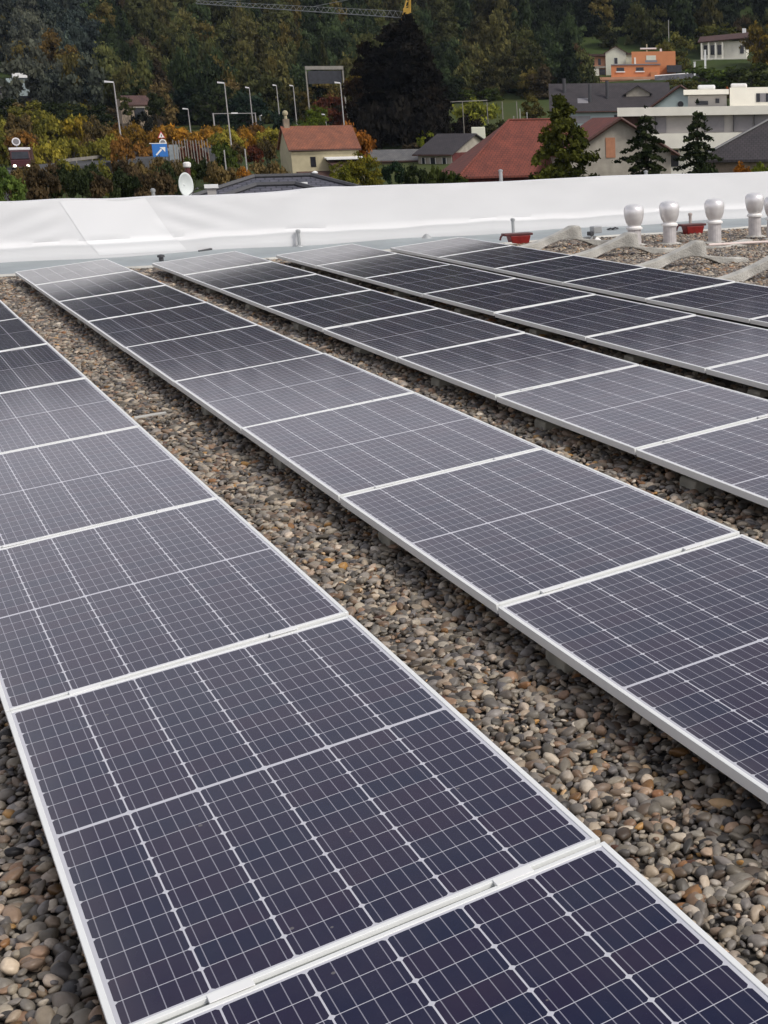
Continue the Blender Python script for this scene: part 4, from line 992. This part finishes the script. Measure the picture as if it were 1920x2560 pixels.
# retaining wall
r = site('retaining_wall', 1690, 184, 330, 0, 'dark stone retaining wall with white top right of the orange villa', 'wall')
mb = MB(); mb.add([(-5, 0, -4), (6, 3, -4), (6, 3, 0.2), (-5, 0, -.5), (-5, 1, -4), (6, 4, -4), (6, 4, .2), (-5, 1, -.5)], [[0, 1, 2, 3], [4, 7, 6, 5], [3, 2, 6, 7], [0, 3, 7, 4], [1, 5, 6, 2]]); mb.build('masonry', 'stone_wall', r)
MB().bar((-5, .5, -.42), (6, 3.5, .30), .14, n=6).build('coping', 'plastic_white', r)
for u, v, lab in ((1737, 158, 'white gate post at the end of the retaining wall'), (1763, 128, 'white corner post below the white villa')):
    p = site('gate_post', u, v + 20, 325, 0, lab, 'post'); bx(p, 'shaft', 'white_paint', -.22, .22, 0, .4, -2, 1.9); bx(p, 'cap', 'white_paint', -.3, .3, -.08, .48, 1.91, 2.05)
# white villa
r = site('white_villa', 1810, 140, 365, -6, 'white villa with brown roof and columned loggia high on the right slope', 'house')
S = 365 / FPX
bx(r, 'wall', 'stucco_white', -6, 5.6, 1.6, 9, -5, 3.7); MB().slab([(-6.8, -.2, 3.5), (6.2, -.2, 4.4), (6.2, 5.4, 6.0), (-6.8, 5.4, 5.1)], .25).build('roof', 'tile_brown', r)
for x in (-5.8, -4.0, -2.2, -.4): bx(r, 'column', 'stucco_white', x - .2, x + .2, 0, .4, -.5, 3.3)
for x in (-4.9, -3.1, -1.3): bx(r, 'window', 'window_dark', x - .55, x + .55, 1.5, 1.58, .4, 2.8)
bx(r, 'parapet', 'stucco_white', -6, 6, -.2, 0, -1.4, -.5); bx(r, 'window', 'window_dark', 4.0, 5.0, 1.5, 1.58, .6, 2.6); bx(r, 'chimney', 'white_paint', 4.3, 5.2, 5, 6, 5, 6.9)
bx(r, 'terrace', 'stucco_grey', -8, -3.2, -1.2, -.22, -3.2, -.9)
# modern white building (D 134)
r = site('modern_building', 1760, 265, 134, 0, 'long white modern building with grey shutters behind the spruces', 'building')
S = 134 / FPX; q = lambda name, m, u0, v0, u1, v1, y0, y1, b=0: pr_(r, name, m, u0, v0, u1, v1, y0, y1, 1760, 265, S, b)
q('fascia', 'stucco_white', 1552, 266, 2080, 286, 0, 12); q('upper_wall', 'stucco_grey', 1606, 286.1, 2080, 327, .8, 11)
q('floor_band', 'stucco_white', 1618, 327.2, 2080, 362, 0, 12); q('lower_wall', 'stucco_white', 1618, 362.2, 2080, 560, .9, 11)
q('loggia', 'brown_wood', 1562, 286.1, 1605, 327, 1.5, 11); q('base_wall', 'stucco_pale', 1562, 327.1, 1617.5, 560, .9, 11)
for a, b in ((1643, 1668), (1762, 1808), (1832, 1878), (1882, 1950), (1960, 2040)):
    f = q('shutter', 'shutter', a, 288, b, 325, .72, .79); pr_(f, 'reveal', 'dark_metal', a - 2.2, 286.4, a - .3, 325, .55, .78, 1760, 265, S)
q('window', 'window_dark', 1672, 366, 1696, 405, .8, .88); q('window', 'window_dark', 1760, 366, 1800, 400, .8, .88)
r = site('penthouse', 1770, 262, 146, 0, 'low white penthouse box with a domed skylight on the modern building', 'building')
S = 146 / FPX; q = lambda name, m, u0, v0, u1, v1, y0, y1, b=0: pr_(r, name, m, u0, v0, u1, v1, y0, y1, 1770, 262, S, b)
q('wall', 'stucco_grey', 1722, 240, 1815, 270, .5, 8); q('flat_roof', 'stucco_white', 1712, 227, 1820, 238.5, -.2, 8.4); q('skylight', 'white_paint', 1746, 216, 1788, 226.8, 1, 4, .15)
q('window', 'window_dark', 1788, 248, 1797, 258, .42, .48); q('slot_window', 'window_dark', 1742, 253, 1770, 262, .42, .48)
r = site('penthouse', 1880, 262, 146, 0, 'tall white penthouse box with dark windows at the right photo edge', 'building')
q = lambda name, m, u0, v0, u1, v1, y0, y1, b=0: pr_(r, name, m, u0, v0, u1, v1, y0, y1, 1880, 262, S, b)
q('wall', 'stucco_white', 1827, 222, 1990, 270, 0, 8); q('roof_box', 'plastic_white', 1829, 212, 1868, 221.8, 1, 5, .15); q('window', 'window_dark', 1890, 236, 1899, 256, -.06, 0); q('window', 'window_dark', 1913, 236, 1930, 256, -.06, 0); q('shutter', 'shutter', 1899.5, 236, 1912.5, 256, -.05, 0)
# dark roof at right edge
r = site('dark_roof_house', 2010, 397, 90, 0, 'house with brownish charcoal hip roof cut by the right photo edge', 'house')
hip(r, 13.2, 10, 3, 3.1, 2.2, 'beige_stone', 'tile_charcoal', y0=0, over=.4)
# farm buildings far left
r = site('farm_house', 40, 240, 264, 0, 'pale farm building with a white flat roof at the far left', 'house')
S = 264 / FPX; q = lambda name, m, u0, v0, u1, v1, y0, y1, b=0: pr_(r, name, m, u0, v0, u1, v1, y0, y1, 40, 240, S, b)
q('upper_wall', 'stucco_blue', 25, 198, 82, 330, 4, 10); q('upper_roof', 'white_paint', 40, 186, 82, 197, 3.6, 10.4); q('lower_roof', 'stucco_grey', -30, 217, 24, 222, -1, 8); q('lower_wall', 'stucco_grey', -28, 223, 22, 330, 0, 8)
q('window', 'window_dark', 0, 227, 14, 233, -.08, 0); q('window', 'window_dark', 45, 206, 60, 214, 3.9, 4); q('annex', 'beige_stone', 50, 246, 74, 330, -2, 3.9); q('annex_roof', 'stone_wall', 46, 240.5, 78, 245.5, -2.4, 3.9)
r = site('ruined_cottage', 343, 262, 222, 14, 'ruined beige cottage with broken roof among dark trees', 'house')
gable(r, 3.6, 4.4, 2.6, 1.3, 'beige_stone', 'tile_brown', 'x', .2, x0=.2); win(r, .2, -2.2, 1.6, 1.7, frame=None); MB().box(-.7, 1.2, -.2, -.06, -.45, -.30).build('lintel', 'stucco_pale', r); bx(r, 'side_wall', 'beige_stone', -2.6, -1.62, -.3, 1.5, -2.8, .9)
for u, v, D, w_, lab in ((355, 12, 540, 4.5, 'tiny pale house high on the hill, left one of the top-edge group'), (397, 16, 545, 5.5, 'tiny pinkish house high on the hill, middle one of the top-edge group'), (465, 10, 550, 5, 'tiny reddish house high on the hill, right one of the top-edge group'), (84, 66, 470, 3, 'tiny white hut high among the trees at upper left'), (182, 78, 450, 3, 'tiny grey hut in the trees right of the upper left hut')):
    r = site('hillside_house', u, v, D, random.uniform(-20, 20), lab, 'house', ); gable(r, w_, 6, 4, 1.6, 'stucco_white' if 'white' in lab else 'stucco_salmon' if 'ish' in lab else 'stucco_grey', 'tile_brown', 'x', .4); win(r, -.8, -1.8, .7, 1.1); win(r, .9, -1.8, .7, 1.1)
r = site('utility_hut', 1303, 335, 225, 0, 'small grey flat-roofed hut between meadow and red roof', 'shed')
bx(r, 'wall', 'stucco_grey', -1.3, 1.5, 0, 3, -3, .7); bx(r, 'flat_roof', 'shutter', -1.5, 1.7, -.2, 3.2, .71, .95)
r = site('bottle_bank', 1270, 330, 215, 0, 'green and white collection bin left of the small grey hut', 'bin')
bx(r, 'body', 'stucco_white', -.6, .5, 0, 1, -1.5, .8, .05); bx(r, 'lid', 'stucco_mint', -.9, .6, -.1, 1.1, .81, 1.2, .05)

# pergola below the vine
r = site('pergola', 1180, 272, 215, 0, 'pale timber pergola on the vine-covered bank', 'pergola')
for x in (-4.2, -1.4, 2.3, 4.6, 6.8): MB().bar((x, 0, -4), (x, 0, 1.0), .07).build('post', 'guardrail', r)
MB().bar((-4.3, 0, 1.0), (2.4, 0, 1.2), .07).build('beam', 'guardrail', r)
for k, (u, v0, v1) in enumerate(((1299, 272, 310), (1317, 280, 312), (1284, 290, 312))):
    p = P(u, v0, 235); g_ = gz(p); o = MB().bar((0, 0, g_ - p.z - .5), (0, 0, 0), .09).build('fence_post', 'lamp_pole'); o.location = p
    tag(o, 'thin pale post beside the meadow, %s of three from the left' % ('first', 'second', 'third')[[1, 2, 0][k]], 'post', 'meadow posts')

# ------------------------------------------------------------------ road, lamps, signs
def ribbon(pts, w, z_off=0, t=.5):
    mb = MB(); vs = []
    for i, p in enumerate(pts):
        d = (pts[min(i + 1, len(pts) - 1)] - pts[max(i - 1, 0)]); d.z = 0; d.normalize(); nrm = Vector((-d.y, d.x, 0))
        for s_ in (-1, 1): vs.append(p + nrm * w / 2 * s_ + Vector((0, 0, z_off)))
        for s_ in (-1, 1): vs.append(p + nrm * (w / 2 + .5) * s_ + Vector((0, 0, z_off - t)))
    fs = []
    for i in range(len(pts) - 1):
        a, b = 4 * i, 4 * i + 4; fs += [[a, a + 1, b + 1, b], [a, b, b + 2, a + 2], [a + 1, a + 3, b + 3, b + 1]]
    return mb.add(vs, fs)
rp_ = [P(-140, 452, 118), P(-40, 436, 132), P(52, 424, 146), P(190, 408, 160), P(300, 396, 170), P(400, 384, 182), P(520, 372, 200), P(650, 352, 230), P(760, 330, 262)]
tag(ribbon(rp_, 7.0, 0, 3.0).build('road', 'asphalt'), kind='structure')
gr_ = empty('guardrail', (0, 0, 0), 0, 'pale guardrail running along the road behind the leftmost tall lamp', 'guardrail')
mb = MB(); mp_ = MB(); prev = None
for i in range(30):
    t = 2.4 + 3.1 * i / 29; k = int(t); f = t - k; p = rp_[k].lerp(rp_[k + 1], f) + FW * 3.8 - RT * 0
    a = p + Vector((0, 0, .34)); 
    if i % 3 == 0: mp_.bar(p + Vector((0, 0, -.5)), p + Vector((0, 0, .7)), .06)
    if prev: mb.add([prev + Vector((0, 0, .0)), a, a + Vector((0, 0, .34)), prev + Vector((0, 0, .34)), prev + FW * .08, a + FW * .08, a + FW * .08 + Vector((0, 0, .34)), prev + FW * .08 + Vector((0, 0, .34))], [[0, 1, 2, 3], [4, 7, 6, 5], [3, 2, 6, 7], [0, 4, 5, 1]])
    prev = a
mb.build('rail', 'guardrail', gr_); mp_.build('posts', 'guardrail', gr_)
def lamp(u, vt, vb, D, lab, arm=1.0):
    top = P(u, vt, D); zb = min(zat(u, vb, D), gz(top)) - .3; h = top.z - zb
    r = empty('street_lamp', (top.x, top.y, zb), YAW, lab, 'street lamp', 'tall road lamps')
    MB().bar((0, 0, 0), (0, 0, h), .115, .06, n=10).build('pole', 'lamp_pole', r)
    hd = MB(); hd.add([(-arm, -.14, h + .0), (-.02, -.09, h - .05), (-.02, .09, h - .05), (-arm, .14, h), (-arm, -.14, h + .22), (-.02, -.07, h + .1), (-.02, .07, h + .1), (-arm, .14, h + .22)],
           [[0, 1, 2, 3], [4, 7, 6, 5], [0, 4, 5, 1], [3, 2, 6, 7], [0, 3, 7, 4], [1, 5, 6, 2]])
    hd.build('lamp_head', 'lamp_head', r, bevel=.02)
lamp(284, 206, 412, 165, 'tall road lamp farthest left, beside the golden tree', 1.05)
lamp(561, 208, 365, 185, 'tall road lamp left of the terracotta house', .9)
lamp(623, 220, 312, 228, 'small distant road lamp next to the round white sign', .6)
lamp(691, 214, 276, 236, 'small distant road lamp, left one of the pair under the gantry', .6)
lamp(733, 215, 278, 236, 'small distant road lamp, right one of the pair under the gantry', .6)
lamp(851, 208, 330, 190, 'tall road lamp rising behind the terracotta roof', .75)
lamp(470, 273, 310, 240, 'short distant lamp with a flat head between the two leftmost tall lamps', .9)
lamp(813, 287, 325, 205, 'short grey lamp in front of the dark red tree', .5)
# gantries
r = site('road_gantry', 810, 165, 252, 0, 'grey overhead road gantry among the trees at upper centre', 'gantry')
bx(r, 'beam', 'guardrail', -3.3, 3.3, 0, .6, -.6, 0); bx(r, 'left_post', 'guardrail', -3.3, -3.06, .2, .5, -14, -.61); bx(r, 'right_post', 'guardrail', 3.06, 3.3, .2, .5, -14, -.61); bx(r, 'sign_panel', 'window_dark', -2.9, 2.9, .1, .3, -3.0, -.8)
r = site('sign_frame', 560, 284, 225, 0, 'thin goal-like metal frame behind the second tall lamp', 'sign frame')
MB().bar((-1.6, 0, 0), (4.8, 0, 0), .05).build('beam', 'lamp_pole', r); bx(r, 'left_post', 'lamp_pole', -1.75, -1.55, -.1, .1, -4, .1); bx(r, 'right_post', 'lamp_pole', 4.7, 4.85, -.1, .1, -4, .1); bx(r, 'small_sign', 'lamp_head', 1.1, 2.1, -.1, 0, -.05, .16)
# signs
r = site('direction_sign', 402, 392, 152, 4, 'blue road sign with a white diagonal arrow', 'road sign')
s = 152 / FPX
MB().box(-.78, .78, 0, .06, .0, 1.36).build('panel', 'sign_blue', r, bevel=.02)
ar = MB(); ar.add([(-.50, -.012, .22), (-.38, -.012, .14), (.22, -.012, .72), (.10, -.012, .86)], [[0, 1, 2, 3]]); ar.add([(-.02, -.012, 1.0), (.58, -.012, 1.02), (.52, -.012, .50), (.30, -.012, .76)], [[0, 3, 2, 1]])
a_ = ar.build('arrow', 'white_paint', r); a_.modifiers.new('s', 'SOLIDIFY').thickness = .01
bx(r, 'white_edge', 'white_paint', -1.0, .80, .0, .1, 1.38, 1.46)
for x in (-.6, .6): MB().bar((x, .12, -3.5), (x, .12, 1.3), .05).build('post', 'sign_back', r)
bx(r, 'side_panel', 'sign_back', .95, 1.9, .3, .36, -.4, 1.25)
r = site('warning_sign', 404, 345, 153, 0, 'white triangular warning sign with red border above the blue sign', 'road sign')
MB().prism([(-.42, -.02), (.42, -.02), (0, .76)], .0, .04).build('border', 'sign_red', r)
MB().prism([(-.30, .05), (.30, .05), (0, .60)], -.012, -.002).build('face', 'white_paint', r); MB().box(-.045, .045, -.02, -.013, .14, .36).build('symbol', 'dark_metal', r); MB().bar((0, .09, -5), (0, .09, .5), .04).build('post', 'sign_back', r)
r = site('round_sign', 407, 355, 152.5, 0, 'round white sign between the triangle and the blue sign', 'road sign')
MB().bar((0, 0, -.05), (0, .04, -.05), .36, n=24).build('disc', 'white_paint', r); MB().bar((0, -.012, -.05), (0, -.004, -.05), .26, n=24).build('centre', 'shutter', r); MB().bar((0, .08, -4), (0, .08, -.1), .035).build('post', 'sign_back', r)
for u, v, D, rad, lab in ((40, 354, 150, .42, 'pale round sign above the red truck'), (650, 281, 252, .62, 'round white sign beside a small distant lamp')):
    r = site('round_sign', u, v, D, 0, lab, 'road sign'); MB().bar((0, 0, 0), (0, .05, 0), rad, n=24).build('disc', 'lamp_head', r); MB().bar((0, -.02, 0), (0, -.004, 0), rad * .7, n=24).build('centre', 'shutter', r); MB().bar((0, .1, -4), (0, .1, 0), .05).build('post', 'sign_back', r)
r = site('triangle_sign', 647, 276, 250, 0, 'tiny triangular sign above the round white sign', 'road sign'); MB().prism([(-.4, 0), (.4, 0), (0, .7)], 0, .04).build('border', 'sign_red', r); MB().prism([(-.26, .07), (.26, .07), (0, .52)], -.02, -.003).build('face', 'white_paint', r); MB().bar((0, .08, -4), (0, .08, .5), .04).build('post', 'sign_back', r)
# fence of pale stakes
for k in range(13):
    u = 432 + 7.2 * k; v = 352 + 2.0 * math.sin(k * 1.3) + (2 if k % 2 else 0); p = P(u, v, 150 + k * .8)
    o = MB().bar((0, 0, -3.2), (random.uniform(-.05, .05), 0, random.uniform(0, .3)), .055, n=6).build('fence_stake', 'guardrail' if k % 3 else 'beige_stone'); o.location = p
    tag(o, 'thin wooden stake in the fence right of the blue road sign, %s from the left' % ORD[k], 'fence stake', 'fence stakes beside the blue road sign')
for k, (u, v) in enumerate(((560, 375), (612, 372))):
    p = P(u, v, 130); o = MB().bar((0, 0, -3.5), (0, 0, 0), .06).build('fence_post', 'lamp_pole'); o.location = p; tag(o, '%s of two grey posts in the hedge left of the terracotta house' % ('left', 'right')[k], 'post', 'grey hedge posts')
# truck
r = site('red_truck', 54, 414, 146, 0, 'dark red truck with headlights on, coming down the road at far left', 'truck')
r.rotation_euler.z = YAW + R(24)
MB().box(-.98, .98, 0, 1.9, -.25, .62).build('cab_base', 'truck_red', r, bevel=.08)
MB().add([(-.95, .0, .64), (.95, 0, .64), (.95, 1.9, .64), (-.95, 1.9, .64), (-.88, .22, 1.55), (.88, .22, 1.55), (.88, 1.85, 1.55), (-.88, 1.85, 1.55)], [[0, 3, 2, 1], [4, 5, 6, 7], [0, 1, 5, 4], [1, 2, 6, 5], [2, 3, 7, 6], [3, 0, 4, 7]]).build('cab', 'truck_red', r, bevel=.05)
MB().add([(-.82, .015, .70), (.82, .015, .70), (.78, .20, 1.42), (-.78, .20, 1.42), (-.82, -.015, .70), (.82, -.015, .70), (.78, .17, 1.42), (-.78, .17, 1.42)], [[4, 5, 6, 7], [0, 3, 2, 1], [0, 1, 5, 4], [2, 3, 7, 6]]).build('windscreen', 'window_dark', r)
MB().box(-1.05, 1.05, 2.0, 7.0, .1, 1.75).build('cargo_body', 'brown_wood', r, bevel=.04); MB().box(-1.0, 1.0, .3, 1.9, 1.57, 1.82).build('roof_deflector', 'lamp_head', r, bevel=.05)
for x in (-.64, .64): MB().bar((x, -.05, -.02), (x, .02, -.02), .15, n=16).build('headlight', 'headlight', r)
for y in (1.0, 5.6):
    for x in (-.9, .9): MB().bar((x - .12, y, -.35), (x + .12, y, -.35), .42, n=18).build('wheel', 'rubber', r)
MB().box(-.9, .9, -.06, 0, -.22, -.12).build('bumper', 'dark_metal', r)
# crane
r = site('tower_crane', 1012, 45, 232, 0, 'tower crane with long grey lattice jib and yellow mast top at the top edge', 'crane')
s = 232 / FPX; jb = MB(); n = 34; A = Vector((0, 0, 0)); B = Vector((-457 * s, -3, 27 * s))
def lat(t, k): 
    p = A.lerp(B, t); sc = 1 - .55 * t
    return p + (Vector((0, -.55, 0)), Vector((0, .55, 0)), Vector((0, 0, 1.0 * sc)))[k]
for i in range(n):
    t0, t1 = i / n, (i + 1) / n
    for k in range(3): jb.bar(lat(t0, k), lat(t1, k), .032, n=5)
    jb.bar(lat(t0, 0), lat((t0 + t1) / 2, 2), .022, n=4); jb.bar(lat((t0 + t1) / 2, 2), lat(t1, 0), .022, n=4); jb.bar(lat(t0, 1), lat((t0 + t1) / 2, 2), .022, n=4); jb.bar(lat(t0, 0), lat(t1, 1), .03, n=4)
jb.build('jib', 'crane_grey', r)
tp = MB(); tp.bar((-.4, -.5, 0), (1.1, 0, 4.6), .13, n=5); tp.bar((.5, .5, 0), (1.2, 0, 4.6), .13, n=5); tp.bar((.9, -.5, 0), (1.2, 0, 4.6), .1, n=5)
for k in range(6): tp.bar((-.4 + 1.5 * k / 6, -.5 + .08 * k, 4.6 * k / 6), (.5 + .7 * k / 6, .5 - .08 * k, 4.6 * (k + .5) / 6), .06, n=4)
tp.build('tower_head', 'crane_yellow', r); MB().box(-.2, 1.0, -1.4, -.6, -.4, 1.4).build('cab', 'crane_yellow', r, bevel=.05)
ms = MB()
for x in (-.5, .9):
    for y in (-.7, .7): ms.bar((x, y, -24), (x, y, 0), .08, n=4)
for k in range(16):
    z0_, z1_ = -24 + 1.5 * k, -22.5 + 1.5 * k; ms.bar((-.5, -.7, z0_), (.9, -.7, z1_), .05, n=4); ms.bar((.9, .7, z0_), (-.5, .7, z1_), .05, n=4); ms.bar((-.5, .7, z0_), (-.5, -.7, z1_), .05, n=4)
ms.build('mast', 'crane_yellow', r)
tr_ = MB(); tr_.bar((1.15, 0, 4.6), lat(.45, 2), .035, n=4); tr_.bar((1.15, 0, 4.6), lat(.9, 2), .03, n=4); tr_.build('tie_rods', 'crane_grey', r)
# utility pole above the orange villa
p = P(1671, 50, 372); o = MB().bar((0, 0, gz(p) - p.z - 1), (0, 0, 0), .10, .07).build('utility_pole', 'lamp_pole'); o.location = p; tag(o, 'thin tall pole on the meadow right above the orange villa', 'pole')

# thin autumn air in front of the far hillside
m = bpy.data.materials.new('haze'); m.use_nodes = True; nt = m.node_tree; nt.nodes.clear()
o_ = nt.nodes.new('ShaderNodeOutputMaterial'); pv = nt.nodes.new('ShaderNodeVolumePrincipled')
pv.inputs['Color'].default_value = (.72, .82, 1, 1); pv.inputs['Density'].default_value = .00005; pv.inputs['Anisotropy'].default_value = 0
nt.links.new(pv.outputs[0], o_.inputs['Volume']); M['haze'] = m
hz = MB().box(-1800, 1800, -1200, 2900, -9.5, 240).build('haze', 'haze'); hz.rotation_euler = (0, 0, YAW)
tag(hz, 'thin bluish air over the valley', None, None, 'stuff')
